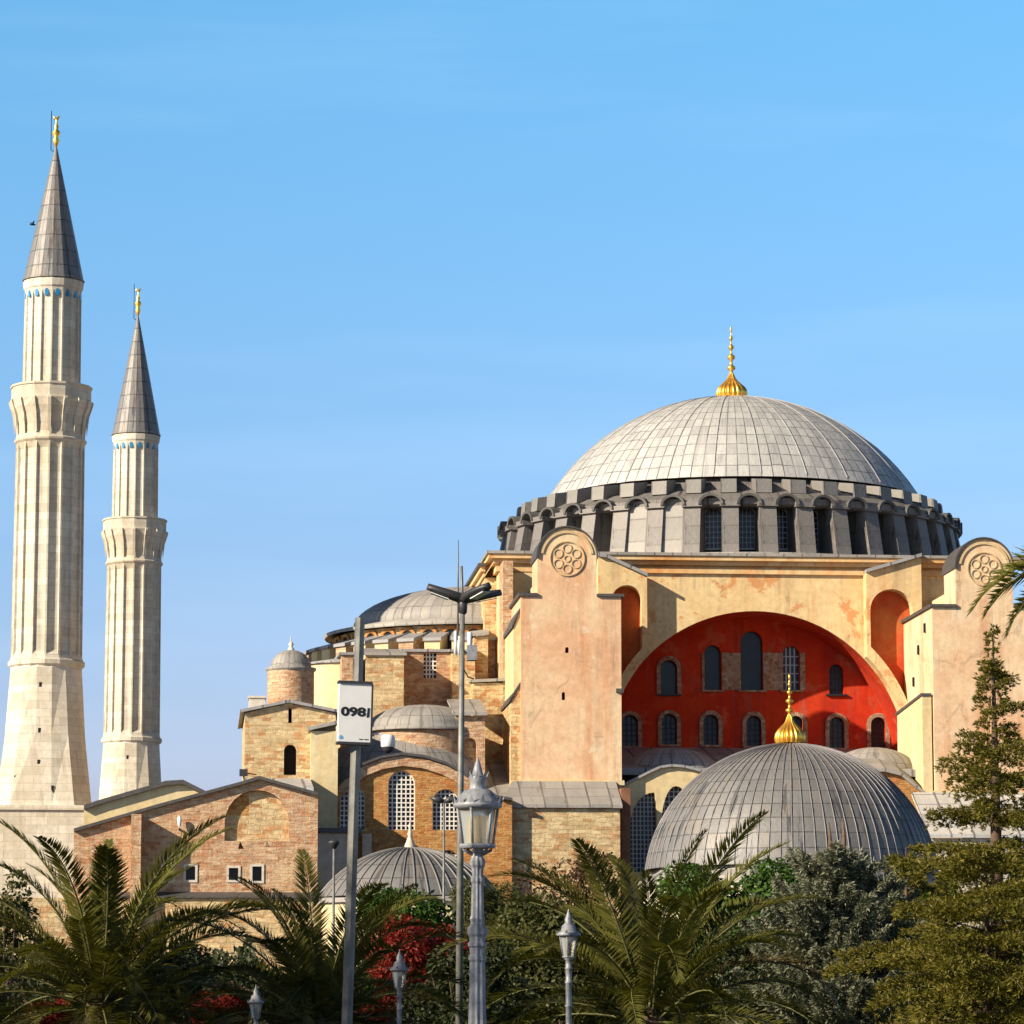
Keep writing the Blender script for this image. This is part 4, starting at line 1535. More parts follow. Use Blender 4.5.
# ------------------------------------------------------------------ minarets
def minaret(base):
    root = thing('minaret', 'nearer and taller-looking fluted stone minaret at the left edge of the photo', 'minaret', base, ROT, 'fluted stone minarets')
    Y = 270

    def zz(y):
        return P(50, y, Y - 2.6 if y > 200 else Y).z
    k = (P(51, 500, Y) - P(50, 500, Y)).length
    NF = 16

    def flute(b, z0, z1, r0, r1, n=NF, dep=.19, mat=0):
        for (za, zb_, ra, rb_, d0, d1) in ((z0, z0 + .35, r0, r0, .0, dep), (z0 + .35, z1 - .5, r0, r1, dep, dep), (z1 - .5, z1, r1, r1, dep, .0)):
            vs, fs = [], []
            for (z, r, d) in ((za, ra, d0), (zb_, rb_, d1)):
                for i in range(n):
                    a = 2 * math.pi * i / n
                    da = 2 * math.pi / n
                    for (t, q_) in ((-.07, 0), (.07, 0), (.10, d), (.5, d * 1.15), (.90, d)):
                        rr = r - q_
                        if .2 < t < .8:
                            rr = (r - d) * math.cos(da * .4) - d * .15
                        vs.append((rr * math.cos(a + t * da), rr * math.sin(a + t * da), z))
            c = n * 5
            for i in range(c):
                j = (i + 1) % c
                fs.append((i, j, c + j, c + i))
            b.add(vs, fs, mat, False)

    def facet(b, prof, n=NF, mat=0, rot=0.0):
        b.lathe(prof, n, (0, 0), mat, False, rot=rot)
    b = MB()
    hb = 48 * k
    zl = zz(806)
    b.box(-hb, hb, -hb, hb, 0, zl - .35, 0)
    b.box(-hb - .18, hb + .18, -hb - .18, hb + .18, zl - .35, zl, 0)
    base_o = b.build('base', STONE, root, RM[root.name])
    # square to sixteen-sided transition
    b = MB()
    zt = zz(664)
    n = 16
    rt = 35.5 * k
    vs = []
    for i in range(n):
        a = 2 * math.pi * (i + .5) / n
        c, s_ = math.cos(a), math.sin(a)
        mxx = max(abs(c), abs(s_))
        vs.append((hb * .98 * c / mxx, hb * .98 * s_ / mxx, zl))
    zm = zl + (zt - zl) * .5
    for i in range(n):
        a = 2 * math.pi * (i + .5) / n
        c, s_ = math.cos(a), math.sin(a)
        mxx = max(abs(c), abs(s_))
        sq_ = hb * .98 / mxx
        rr = .42 * sq_ + .58 * rt
        rr = rt + (rr - rt) * .86
        vs.append((rr * c, rr * s_, zm))
    for i in range(n):
        a = 2 * math.pi * (i + .5) / n
        vs.append((rt * math.cos(a), rt * math.sin(a), zt))
    fs = [(l * n + i, l * n + (i + 1) % n, (l + 1) * n + (i + 1) % n, (l + 1) * n + i) for l in range(2) for i in range(n)]
    b.add(vs, fs, 0)
    from mathutils.bvhtree import BVHTree
    bvh = BVHTree.FromPolygons([Vector(x) for x in b.v], b.f)
    slits = []
    for (yy, xo) in ((686, -4), (732, -4), (764, -4), (790, 10), (757, -20), (780, -26)):
        z = zz(yy)
        hit = bvh.ray_cast(Vector((xo * k, -20, z)), Vector((0, 1, 0)))[0]
        rad = -hit.y - .02
        slits.append(MB().box(xo * k - .1, xo * k + .1, -rad - .025, -rad + .8, z - .28, z + .28, 0))
    tr = b.build('transition', STONE, root, RM[root.name])
    for sl in slits:
        sl.build('slit', BLACK, tr, RM[root.name])
    b = MB()
    facet(b, [(rt, zt - .1), (37.8 * k, zt + .05), (38.2 * k, zt + .35), (36.2 * k, zt + .5), (35.2 * k, zt + .75)])
    b.build('ring_moulding', STONE, root, RM[root.name])
    b = MB()
    flute(b, zt + .75, zz(440), 35.2 * k, 34.2 * k)
    b.build('shaft', STONE, root, RM[root.name])
    b = MB()
    facet(b, [(34.2 * k, zz(440)), (36 * k, zz(438)), (36.4 * k, zz(436)), (34.8 * k, zz(434.5)), (34 * k, zz(430)), (34.3 * k, zz(422)), (36 * k, zz(412)), (39 * k, zz(404)), (40.4 * k, zz(399)), (41 * k, zz(397.5)), (41 * k, zz(396)),
              (39.8 * k, zz(395.5)), (39.8 * k, zz(384)), (41 * k, zz(383.5)), (41 * k, zz(381.5)), (38 * k, zz(381.3)), (38 * k, zz(390)), (20 * k, zz(390))])
    for i in range(NF):
        a = 2 * math.pi * i / NF
        ca, sa = math.cos(a), math.sin(a)
        pts = [(34 * k, zz(431)), (36.2 * k, zz(412)), (40.6 * k, zz(398)), (39.8 * k, zz(396)), (33 * k, zz(402))]
        hw = 1.6 * k
        vs = [(r * ca - hw * sa * s_, r * sa + hw * ca * s_, z) for s_ in (-1, 1) for r, z in [(r_ + .14, z_) for r_, z_ in pts]]
        m_ = len(pts)
        fs = [tuple(range(m_)), tuple(range(2 * m_ - 1, m_ - 1, -1))] + [(i_, (i_ + 1) % m_, m_ + (i_ + 1) % m_, m_ + i_) for i_ in range(m_)]
        b.add(vs, fs, 0)
    bal = b.build('balcony', STONE, root, RM[root.name])
    b = MB()
    flute(b, zz(390), zz(288), 29 * k, 28.4 * k, NF, .15)
    facet(b, [(28.4 * k, zz(288)), (28.4 * k, zz(285)), (29.6 * k, zz(283)), (30.4 * k, zz(278)), (30.6 * k, zz(276)), (20 * k, zz(276))])
    up = b.build('upper_shaft', STONE, root, RM[root.name])
    for i in range(NF):
        b = MB()
        a = 2 * math.pi * (i + .5) / NF
        T_ = Matrix.Rotation(a, 4, 'Z')
        hw, r = 1.9 * k, 28.45 * k * math.cos(math.pi / NF) - .04
        sh = archshape(0, zz(293.5), zz(286.5), 2 * hw, 6)
        vs = [T_ @ Vector((r + .05, x, z)) for x, z in sh] + [T_ @ Vector((r - .15, x, z)) for x, z in sh]
        m_ = len(sh)
        b.add(vs, [tuple(range(m_))] + [(i_, (i_ + 1) % m_, m_ + (i_ + 1) % m_, m_ + i_) for i_ in range(m_)], 0)
        b.build('tile_panel', TILE, up, RM[root.name])
    b = MB()
    b.lathe([(29 * k, zz(276) + .02), (31.4 * k, zz(275)), (31.2 * k, zz(273.5))] + [((30.2 - (30.2 - .9) * i / 10) * k, zz(273) + (zz(146) - zz(273)) * i / 10) for i in range(11)], 16, mat=0, smooth=False, ur=26, vr=9)
    cone = b.build('spire', LEADT, root, RM[root.name])
    b = MB()
    z1, z2 = zz(148), zz(114)
    H = z2 - z1
    b.lathe([(1.0 * k, z1), (2.0 * k, z1 + .1 * H), (3.6 * k, z1 + .22 * H), (2.2 * k, z1 + .30 * H), (4.2 * k, z1 + .42 * H), (4.2 * k, z1 + .46 * H), (1.6 * k, z1 + .54 * H), (2.6 * k, z1 + .62 * H), (1.2 * k, z1 + .70 * H), (1.0 * k, z1 + .84 * H), (.2 * k, z1 + .92 * H)], 14)
    b.tube([(2.4 * k * math.cos(t), 0, z1 + H + 2.4 * k * math.sin(t) - .2) for t in [R(150 + 240 * i / 10) for i in range(11)]], [.02 + .10 * math.sin(math.pi * i / 10) for i in range(11)], 6)
    fin = b.build('finial', GOLD, cone, RM[root.name])
    b = MB()
    b.tube([(-5 * k, 0, zz(150)), (-5.2 * k, 0, zz(111))], .035, 6, 0)
    b.tube([(-5 * k, 0, zz(150)), (-1 * k, 0, zz(152))], .03, 6, 0)
    b.build('lightning_rod', IRON, cone, RM[root.name])
    return root


bp = P(45, 740, 270)
mn = minaret(Vector((bp.x, 270, 0)))
bp2 = P(131.5, 740, 342)
mn2 = copy_tree(mn)
mn2.location = (bp2.x, 342, 0)
for o in mn2.children:
    if o.name.startswith('spire'):
        zb_ = min(v.co.z for v in o.data.vertices)
        o.scale = (1, 1, 1.11)
        o.location.z = zb_ * (1 - 1.11)
mn2['label'] = 'smaller-looking fluted stone minaret further back, right of the tall one'

# ------------------------------------------------------------------ tombs
VQ = -73.0
TOMB = bthing('domed_tomb', 'big domed tomb with grey lead ribs and a gilded finial before the red facade', 'tomb', 790, VQ)
tu, tz1 = q(790, 744, VQ)
kq = mpp(790, 800, VQ)
rD = 145 * kq
zD = tz1 - rD * .98
s = MB()
prf = []
for i in range(25):
    a = R(7 + 83 * i / 24)
    prf.append((max(rD * math.cos(a), .03), zD + rD * .98 * math.sin(a)))
s.lathe(prf, 160, (tu, VQ), ur=80, vr=13.5 * .98)
for i in range(80):
    a = 2 * math.pi * i / 80
    pts = []
    for j in range(15):
        e = R(7 + (72 if i % 2 else 76) * j / 14)
        pts.append((tu + (rD + .03) * math.cos(e) * math.cos(a), VQ + (rD + .03) * math.cos(e) * math.sin(a), zD + (rD * .98 + .03) * math.sin(e)))
    s.tube(pts, .03, 5, 1, True, False)
dm = s.build('dome', [LEADT, plain('lead_batten', (0.22, 0.21, 0.22), .5, .2, .2)], TOMB)
finial('finial', dm, (tu, VQ), tz1 + .05, 15.5 * kq, 69 * kq, GOLD, .27, n=18)
s = MB()
s.lathe([(rD - .05, zD + rD * .125), (rD + .15, zD + rD * .09), (rD + .75, zD + rD * .05), (rD + .75, zD + rD * .0)], 8, (tu, VQ), rot=22.5, smooth=False)
s.lathe([(rD + .4, zD), (rD + .4, 0)], 8, (tu, VQ), rot=22.5, smooth=False, mat=1)
s.build('wall', [LEADR, WHITEW], TOMB)

VS = -80.0
TOMB2 = bthing('small_domed_tomb', 'small tomb with a shallow grey lead dome and pale stone finial before the brick hall', 'tomb', 410, VS)
tu, tz1 = q(410, 848, VS)
kq = mpp(410, 870, VS)
rr = 92 * kq
hh = 50 * kq
Rs = (rr * rr + hh * hh) / (2 * hh)
ae = math.degrees(math.asin(rr / Rs))
s = MB()
s.lathe([(max(Rs * math.sin(R(ae * (1 - i / 20))), .02), tz1 - Rs + Rs * math.cos(R(ae * (1 - i / 20)))) for i in range(21)], 96, (tu, VS), ur=44, vr=5)
for i in range(44):
    a = 2 * math.pi * i / 44
    pts = [(tu + Rs * math.sin(R(ae * (1 - j / 12.5))) * math.cos(a), VS + Rs * math.sin(R(ae * (1 - j / 12.5))) * math.sin(a), tz1 - Rs + .03 + Rs * math.cos(R(ae * (1 - j / 12.5)))) for j in range(12)]
    s.tube(pts, .05, 5, 0, True, False)
dm = s.build('dome', LEADT, TOMB2)
s = MB()
s.lathe([(6.2 * kq, tz1 - .12), (5.2 * kq, tz1 + 3 * kq), (3.2 * kq, tz1 + 8 * kq), (2 * kq, tz1 + 12 * kq), (2.8 * kq, tz1 + 14 * kq), (1.6 * kq, tz1 + 17 * kq), (1.3 * kq, tz1 + 20 * kq), (2.2 * kq, tz1 + 22 * kq), (1 * kq, tz1 + 24 * kq), (.1 * kq, tz1 + 28 * kq)], 14, (tu, VS))
s.build('finial', WHITEW, dm)
s = MB()
s.lathe([(rr, tz1 - hh - .02), (rr + .35, tz1 - hh - .1), (rr + .35, tz1 - hh - .35)], 8, (tu, VS), rot=22.5, smooth=False, mat=1)
s.lathe([(rr + .1, tz1 - hh - .35), (rr + .1, 0)], 8, (tu, VS), rot=22.5, smooth=False)
s.build('wall', [WALLY, LEADR], TOMB2)

# ------------------------------------------------------------------ vegetation helpers
class Leaves:
    """many separate small leaf faces, gathered with numpy"""

    def __init__(s):
        s.v, s.n, s.rib = [], 0, None

    def kites(s, base, dirv, nrm, length, width, droop=0.0, mid=0.45):
        base, dirv, nrm = (np.asarray(x, float) for x in (base, dirv, nrm))
        N = len(base)
        length = np.broadcast_to(np.asarray(length, float), (N,))[:, None]
        width = np.broadcast_to(np.asarray(width, float), (N,))[:, None]
        d = dirv / (np.linalg.norm(dirv, axis=1, keepdims=True) + 1e-9)
        s_ = np.cross(d, nrm)
        s_ /= (np.linalg.norm(s_, axis=1, keepdims=True) + 1e-9)
        up = np.cross(s_, d)
        m = base + d * length * mid
        tip = base + d * length + np.array([0, 0, -1.0]) * length * droop
        q_ = np.stack([base, m + s_ * width / 2 - up * width * .12, tip, m - s_ * width / 2 - up * width * .12], axis=1)
        s.v.append(q_.reshape(-1, 3))

    def build(s, name, mat, parent, extra=None, mats=None):
        v = np.concatenate(s.v)
        nq = len(v) // 4
        ev, ef = (extra.v, extra.f) if extra else ([], [])
        me = bpy.data.meshes.new(name)
        allv = np.concatenate([v, np.array(ev)]) if len(ev) else v
        me.vertices.add(len(allv))
        me.vertices.foreach_set('co', allv.ravel())
        loops = list(range(nq * 4))
        starts = list(range(0, nq * 4, 4))
        for f in ef:
            starts.append(len(loops))
            loops += [nq * 4 + k for k in f]
        me.loops.add(len(loops))
        me.loops.foreach_set('vertex_index', loops)
        me.polygons.add(len(starts))
        me.polygons.foreach_set('loop_start', starts)
        for m in (mats or [mat]):
            me.materials.append(m)
        if len(ef):
            me.polygons.foreach_set('material_index', [0] * nq + [1] * len(ef))
        me.update(calc_edges=True)
        me.validate()
        o = bpy.data.objects.new(name, me)
        COL.objects.link(o)
        if parent:
            o.parent = parent
            RM[o.name] = RM[parent.name]
        return o


def unit(n):
    x = rng.normal(size=(n, 3))
    return x / np.linalg.norm(x, axis=1, keepdims=True)


def trunk(parent, pts, rad, mat=None, n=9, name='trunk'):
    return MB().tube(pts, rad, n).build(name, mat or BARK, parent, RM[parent.name])


# --- date palm fronds (a few shared shapes)
def frond_mesh(L, bend, seed, nl=120, leafl=.58):
    r = np.random.default_rng(seed)
    N = 26
    pts = []
    x = z = 0.0
    el = 0.0
    P0 = np.zeros(3)
    for i in range(N + 1):
        t = i / N
        a = -bend * (t ** 1.6)
        P0 = np.array([x, 0, z])
        pts.append(P0)
        x += math.cos(a) * L / N
        z += math.sin(a) * L / N
    pts = np.array(pts)
    Lv = Leaves()
    ts = np.linspace(.13, .995, nl)
    for sd in (-1, 1):
        t = ts + r.uniform(-.006, .006, nl)
        idx = np.clip(t * N, 0, N - 1e-3)
        i0 = idx.astype(int)
        f = (idx - i0)[:, None]
        pos = pts[i0] * (1 - f) + pts[i0 + 1] * f
        tan = pts[i0 + 1] - pts[i0]
        tan /= np.linalg.norm(tan, axis=1, keepdims=True)
        side = np.array([0, 1.0, 0]) * sd
        up = np.cross(tan, np.array([0, 1.0, 0]))
        up = up * np.sign(up[:, 2:3] + 1e-6)
        fw = .45 + .85 * t[:, None]
        lift = r.uniform(.20, .62, (nl, 1))
        d = side * 1.0 + tan * fw + up * lift + r.normal(0, .07, (nl, 3))
        ll = leafl * (np.sin(np.pi * np.clip(t * .86 + .12, 0, 1)) ** .6) * r.uniform(.85, 1.1, nl)
        Lv.kites(pos, d, up + side * .2, ll, .040, .14, .35)
    rb = MB()
    rb.tube([tuple(p) for p in pts[::2]], [.032 * (1 - i / (len(pts[::2]) - 1) * .85) for i in range(len(pts[::2]))], 6)
    return Lv, rb


PALM_ROOT = None


def palm(base, hz, label, seed, nf=46, scale=1.0, L=3.6, lean=0.0):
    global PALM_PROTOS
    root = thing('date_palm', label, 'palm', base, 0, 'date palms in the park')
    rp_ = random.Random(seed)
    tr = MB()
    pr = []
    for i in range(14):
        z = hz * i / 13
        pr.append((.30 * scale * (1.06 if i % 2 else .96), z))
    pr += [(.34 * scale, hz + .05), (.22 * scale, hz + .25), (.05, hz + .35)]
    tr.lathe([(.34 * scale, -.3)] + pr, 14, (0, 0))
    tr.build('trunk', PBARK, root, RM[root.name])
    for i in range(nf):
        u = (i + .5) / nf
        el = R(84 - 92 * (u ** 1.05) + rp_.uniform(-8, 8))
        az = i * 2.39996 + rp_.uniform(-.25, .25)
        me = FRONDS[(0 if u < .18 else 1 if u < .45 else 2 if u < .75 else 3) * 2 + rp_.randint(0, 1)]
        if u > .9 or rp_.random() < .03:
            me = OLDF
        o = bpy.data.objects.new('frond', me)
        COL.objects.link(o)
        o.parent = root
        o.location = (.22 * scale * math.cos(az), .22 * scale * math.sin(az), hz + .25 - .25 * u)
        sc_ = scale * rp_.uniform(.88, 1.08) * (0.8 if u < .08 else 1)
        o.scale = (sc_, sc_, sc_)
        o.rotation_euler = (rp_.uniform(-.45, .45), -el, az)
    return root


FRONDS = []
L_OLDP = leafmat('withered_palm_leaf', (0.10, 0.065, 0.025), (0.16, 0.11, 0.04), (0.07, 0.05, 0.02), 0.2)
for kk, bend in enumerate((.85, 1.05, 1.3, 1.5, 1.6, 1.8, 1.6, 1.95)):
    Lv, rb = frond_mesh(4.5, bend, 40 + kk)
    o = Lv.build('frond', None, None, rb, [L_PALM, L_RACH])
    FRONDS.append(o.data)
    bpy.data.objects.remove(o)
OLDF = FRONDS[7].copy()
OLDF.materials[0] = L_OLDP


def gz(px, py, Y):                # world point from a pixel at distance Y
    return P(px, py, Y)


p = gz(101, 996, 80)
palm(Vector((p.x, 80, 0)), p.z - .3, 'large date palm with wide arching fronds in the left corner', 3, 50, 1.06)
p = gz(318, 1012, 76)
palm(Vector((p.x, 76, 0)), p.z - .3, 'date palm behind the tall pole with the number board', 8, 46, .88)
p = gz(652, 1010, 80)
palm(Vector((p.x, 80, 0)), p.z - .3, 'date palm with upright fronds in front of the big domed tomb', 15, 50, 1.10)
# palm standing right of the frame; the tip of one long frond hangs into view
tip = gz(972, 648, 60)
N_, L_, bnd, x_, z_ = 26, 4.5, 1.3, 0.0, 0.0
for i in range(N_):
    a_ = -bnd * ((i / N_) ** 1.6)
    x_ += math.cos(a_) * L_ / N_
    z_ += math.sin(a_) * L_ / N_
e_ = R(8)
dx_, dz_ = 1.2 * (x_ * math.cos(e_) - z_ * math.sin(e_)), 1.2 * (x_ * math.sin(e_) + z_ * math.cos(e_))
hub_ = Vector((tip.x + dx_, 60, tip.z - dz_))
pr_ = palm(Vector((hub_.x, 60, 0)), hub_.z - .2, 'tall date palm whose frond tip hangs into the right edge of the photo', 21, 44, 1.1)
for o in list(pr_.children):
    if o.name.startswith('frond') and math.cos(o.rotation_euler.z) < -.25:
        bpy.data.objects.remove(o)
for (az_, el_, rl_) in ((180, 8, .25), (171, 13, -.2), (186, 3, .3)):
    o = bpy.data.objects.new('frond', FRONDS[2])
    COL.objects.link(o)
    o.parent = pr_
    o.location = (0, 0, hub_.z)
    o.scale = (1.2, 1.2, 1.2)
    o.rotation_euler = (R(35) * (1 if rl_ > 0 else -1), -R(el_), R(az_))


# --- broad-leaved shrubs
def shrub(name, label, cat, base, rx, ry, h, n, leaf, mat, z0=.1, stems=5, group=None, lobes=9, seed=0, aspect=.5, fill=.55):
    root = thing(name, label, cat, base, 0, group)
    r = np.random.default_rng(seed + 100)
    st = MB()
    for i in range(stems):
        a = r.uniform(0, 6.28)
        st.tube([(0.1 * math.cos(a), .1 * math.sin(a), -.1), (rx * .3 * math.cos(a), ry * .3 * math.sin(a), h * .35), (rx * .55 * math.cos(a), ry * .55 * math.sin(a), h * .75)], [.06 + .01 * h, .04, .012], 6)
    st.build('stems', BARK, root, RM[root.name])
    # lobes
    cen, rad = [], []
    for i in range(lobes):
        a = r.uniform(0, 6.28)
        q_ = math.sqrt(r.uniform(0, 1)) * .72
        zc = r.uniform(.25, .86) * h
        k = math.sqrt(max(1 - ((zc / h - .40) / .68) ** 2, .05))
        cen.append((rx * q_ * k * math.cos(a), ry * q_ * k * math.sin(a), zc))
        rad.append(r.uniform(.26, .44) * min(rx, ry, h * .8))
    cen, rad = np.array(cen), np.array(rad)
    wgt = rad ** 2 / (rad ** 2).sum()
    which = r.choice(lobes, n, p=wgt)
    d = unit(n)
    rr = np.where(r.uniform(size=n) < fill, r.uniform(.82, 1.08, n), r.uniform(.2, 1.0, n) ** .6)
    pos = cen[which] + d * (rad[which] * rr)[:, None] * np.array([1.15, 1.15, 1.0])
    pos[:, 2] = np.maximum(pos[:, 2], z0)
    nr = d + r.normal(0, .5, (n, 3)) + np.array([0, 0, .4])
    dv = np.cross(nr, unit(n)) + d * .5
    L = Leaves()
    L.kites(pos, dv, nr, leaf * r.uniform(.7, 1.3, n), leaf * aspect, .15)
    L.build('foliage', mat, root)
    return root


# --- conifers
def conifer(name, label, cat, base, h, rbase, mat, tiers, per, seed, tuft=.13, droop=.15, up=.0, z_start=.06, power=.8, dens=1.0, flat=.22, group=None, gap=0.0, hang=0.0):
    root = thing(name, label, cat, base, 0, group)
    r = np.random.default_rng(seed)
    br = MB()
    br.tube([(0, 0, -.3), (0, 0, h * .5), (.02, 0, h * .98)], [.035 * h ** .8 + .03, .02 * h ** .8 + .02, .012], 9)
    L = Leaves()
    ga = 0.0
    for t in range(tiers):
        f = (t + .5 + r.uniform(-.25, .25)) / tiers
        z = h * (z_start + (1 - z_start) * f)
        rad = rbase * max((1 - f), .03) ** power * r.uniform(.75, 1.12)
        m = max(3, int(per * (1 - .35 * f)))
        for b_ in range(m):
            ga += 2.4 + r.uniform(-.3, .3)
            bl = rad * r.uniform(.45, 1.25)
            z = h * (z_start + (1 - z_start) * min(max(f + r.uniform(-.6, .6) / tiers, 0), .985))
            if r.uniform() < gap:
                continue
            a = ga
            sl = up + .35 * f
            N = 7
            pts = []
            for i in range(N + 1):
                s = i / N
                pts.append(np.array([math.cos(a) * bl * s, math.sin(a) * bl * s, z + bl * (sl * s - droop * s * s * 1.2)]))
            pts = np.array(pts)
            br.tube([tuple(x) for x in pts[::2]] + [tuple(pts[-1])], [.012 + .012 * bl] + [.012] * (len(pts[::2]) - 1) + [.006], 5)
            ns = max(int(bl * 46 * dens), 10)
            s = r.uniform(.12, 1.0, ns)
            idx = np.clip(s * N, 0, N - 1e-3)
            i0 = idx.astype(int)
            fr = (idx - i0)[:, None]
            pos = pts[i0] * (1 - fr) + pts[i0 + 1] * fr
            side = np.array([-math.sin(a), math.cos(a), 0])
            out = np.array([math.cos(a), math.sin(a), 0])
            wd = flat * bl * (1.05 - s) + .10
            off = r.uniform(-1, 1, ns)
            pos = pos + side * (off * wd)[:, None] + out * (np.abs(off) * wd * .5)[:, None]
            pos[:, 2] += r.normal(0, .04, ns) - np.abs(off) * wd * .25 - r.uniform(0, 1, ns) ** 2 * hang * (.3 + s)
            # each twig end carries a little brush of needle faces
            K = 6
            pp = np.repeat(pos, K, axis=0)
            M_ = len(pp)
            dv = np.repeat(out[None] * .7 + side[None] * off[:, None] * .9, K, axis=0) + r.normal(0, .42, (M_, 3)) + np.array([0, 0, .18 + up * .6])
            L.kites(pp, dv, unit(M_) + np.array([0, 0, 1.1]), tuft * r.uniform(.7, 1.35, M_), tuft * .27, .08)
    br.build('trunk', BARK, root, RM[root.name])
    L.build('foliage', mat, root)
    return root


# tall thin cedar at the right
p = gz(992, 622, 112)
conifer('cedar_tree', 'tall slender young cedar with open golden green tiers before the right tower', 'conifer', Vector((p.x, 112, 0)), p.z, 4.2, L_CEDAR, 22, 9, 5, .15, .30, .22, .16, 1.02, 1.8, .34, None, .15, .35)
# spreading cedar in the right corner
p = gz(985, 838, 92)
conifer('cedar_tree', 'broad low cedar with layered drooping boughs filling the right corner', 'conifer', Vector((p.x, 92, 0)), p.z - .3, 5.4, L_CEDAR, 12, 12, 9, .14, .26, .10, .01, .42, 1.7, .34, None, .12, .22)
p = gz(905, 838, 122)
conifer('cedar_tree', 'bushy yellow green cedar between the grey spruce and the slender cedar', 'conifer', Vector((p.x, 122, 0)), p.z - .2, 3.0, L_CEDAR, 14, 10, 12, .14, .28, .14, .03, .5, 1.7, .36, None, .1, .25)
p = gz(1040, 800, 100)
conifer('cedar_tree', 'cedar cut by the right edge of the photo', 'conifer', Vector((p.x, 100, 0)), p.z - 1.2, 3.0, L_CEDAR, 14, 9, 17, .14, .30, .16, .04, .6, 1.5, .34, None, .2, .3)
# blue spruce with bare leaders
p = gz(835, 872, 104)
sp_ = conifer('spruce_tree', 'dense grey blue spruce with two bare leader shoots below the big tomb dome', 'conifer', Vector((p.x, 104, 0)), p.z, 2.7, L_SPRUCE, 26, 18, 31, .17, -.22, .26, .02, .36, 2.0, .22)
for (x, y) in ((829, 822), (843, 818)):
    e = gz(x, y, 104)
    s = gz(x + 1, 862, 104)
    MB().tube([s, (s + e) / 2 + Vector((.02, 0, 0)), e], [.05, .06, .015], 7).build('leader_shoot', PBARK, sp_, ID)

# shrubs: (name, label, cat, px centre, py top, Y, half width px, leaf, mat, n)
def shrub_px(name, label, cat, cx, ytop, Y, hwpx, leaf, mat, n, seed, **kw):
    t = gz(cx, ytop, Y)
    rx = hwpx * Y / FPX
    return shrub(name, label, cat, Vector((t.x, Y, 0)), rx, rx * .8, t.z, n, leaf, mat, seed=seed, **kw)


shrub_px('laurel_shrub', 'bright green laurel in front of the small domed tomb', 'shrub', 412, 876, 122, 74, .24, L_GREEN, 17000, 1, lobes=26)
shrub_px('laurel_shrub', 'bright green laurel below the left rim of the big tomb dome', 'shrub', 722, 856, 128, 72, .24, L_GREEN, 17000, 2, lobes=26)
shrub_px('red_shrub', 'red autumn shrub behind the large street lantern', 'shrub', 422, 908, 112, 78, .15, L_RED, 20000, 3, lobes=30, fill=.75)
shrub_px('red_shrub', 'low dark red shrub between the two left palms', 'shrub', 215, 985, 112, 46, .15, L_RED, 9000, 4, lobes=14)
shrub_px('red_shrub', 'small dark red shrub at the foot of the left corner palm', 'shrub', 58, 985, 100, 34, .14, L_RED, 6000, 5, lobes=10)
shrub_px('pine_tree', 'dark bushy young pine right behind the large street lantern', 'conifer', 492, 862, 125, 52, .30, L_OLIVE, 15000, 6, lobes=22, aspect=.16)
shrub_px('bronze_tree', 'small bronze leaved tree in front of the pale stone apron wall', 'tree', 573, 828, 140, 62, .20, L_BROWN, 6000, 7, lobes=26, fill=.8)
shrub_px('olive_shrub', 'olive green shrub between the street lantern and the middle palm', 'shrub', 555, 888, 122, 82, .20, L_OLIVE, 16000, 8, lobes=24)
shrub_px('olive_tree', 'thin leafy bush at the left edge under the tall minaret', 'shrub', 8, 842, 96, 36, .15, L_OLIVE, 2600, 9, lobes=16, fill=.85)
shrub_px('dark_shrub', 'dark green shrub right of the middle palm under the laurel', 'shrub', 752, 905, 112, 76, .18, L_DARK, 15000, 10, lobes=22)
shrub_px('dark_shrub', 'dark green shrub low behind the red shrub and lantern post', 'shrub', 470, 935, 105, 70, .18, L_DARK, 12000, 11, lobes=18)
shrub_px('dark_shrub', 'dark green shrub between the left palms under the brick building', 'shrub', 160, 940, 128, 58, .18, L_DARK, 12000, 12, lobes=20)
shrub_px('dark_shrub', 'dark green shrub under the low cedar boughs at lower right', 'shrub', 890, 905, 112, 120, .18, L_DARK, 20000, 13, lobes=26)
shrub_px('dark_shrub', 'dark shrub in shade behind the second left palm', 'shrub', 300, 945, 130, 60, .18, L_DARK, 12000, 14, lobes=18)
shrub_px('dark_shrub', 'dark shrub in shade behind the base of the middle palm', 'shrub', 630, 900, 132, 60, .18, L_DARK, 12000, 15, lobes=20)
shrub_px('laurel_shrub', 'green laurel covering the foot of the big tomb dome, left of the grey spruce', 'shrub', 768, 843, 132, 62, .22, L_GREEN, 16000, 17, lobes=30)
shrub_px('laurel_shrub', 'green shrub between the slender cedar and the tomb wall', 'shrub', 935, 842, 135, 36, .22, L_GREEN, 6000, 16, lobes=14)

# long clipped hedge at the foot of the walls
HG = thing('hedge', 'long dark evergreen hedge running along behind the palms and shrubs', 'hedge', Vector((0, 148, 0)))
r_ = np.random.default_rng(77)
n_ = 52000
hx = r_.uniform(-32, 34, n_)
top_ = 4.6 + .5 * np.sin(hx * .9) + .4 * np.sin(hx * 2.3 + 1) + .25 * np.sin(hx * 5.1)
ang = r_.uniform(0, np.pi, n_)
rad_ = r_.uniform(.86, 1.04, n_)
hy = -1.4 * np.cos(ang) * rad_
hz_ = top_ * (np.sin(ang) ** .35) * rad_ * r_.uniform(.55, 1, n_) ** .3
hz_ = np.where(ang < 1.2, r_.uniform(0, 1, n_) * top_, hz_)
hy = np.where(ang < 1.2, -1.4 + r_.normal(0, .16, n_), hy)
L = Leaves()
pos = np.stack([hx, hy, np.maximum(hz_, .05)], axis=1)
nr = np.stack([r_.normal(0, .5, n_), -np.ones(n_), r_.normal(.3, .5, n_)], axis=1)
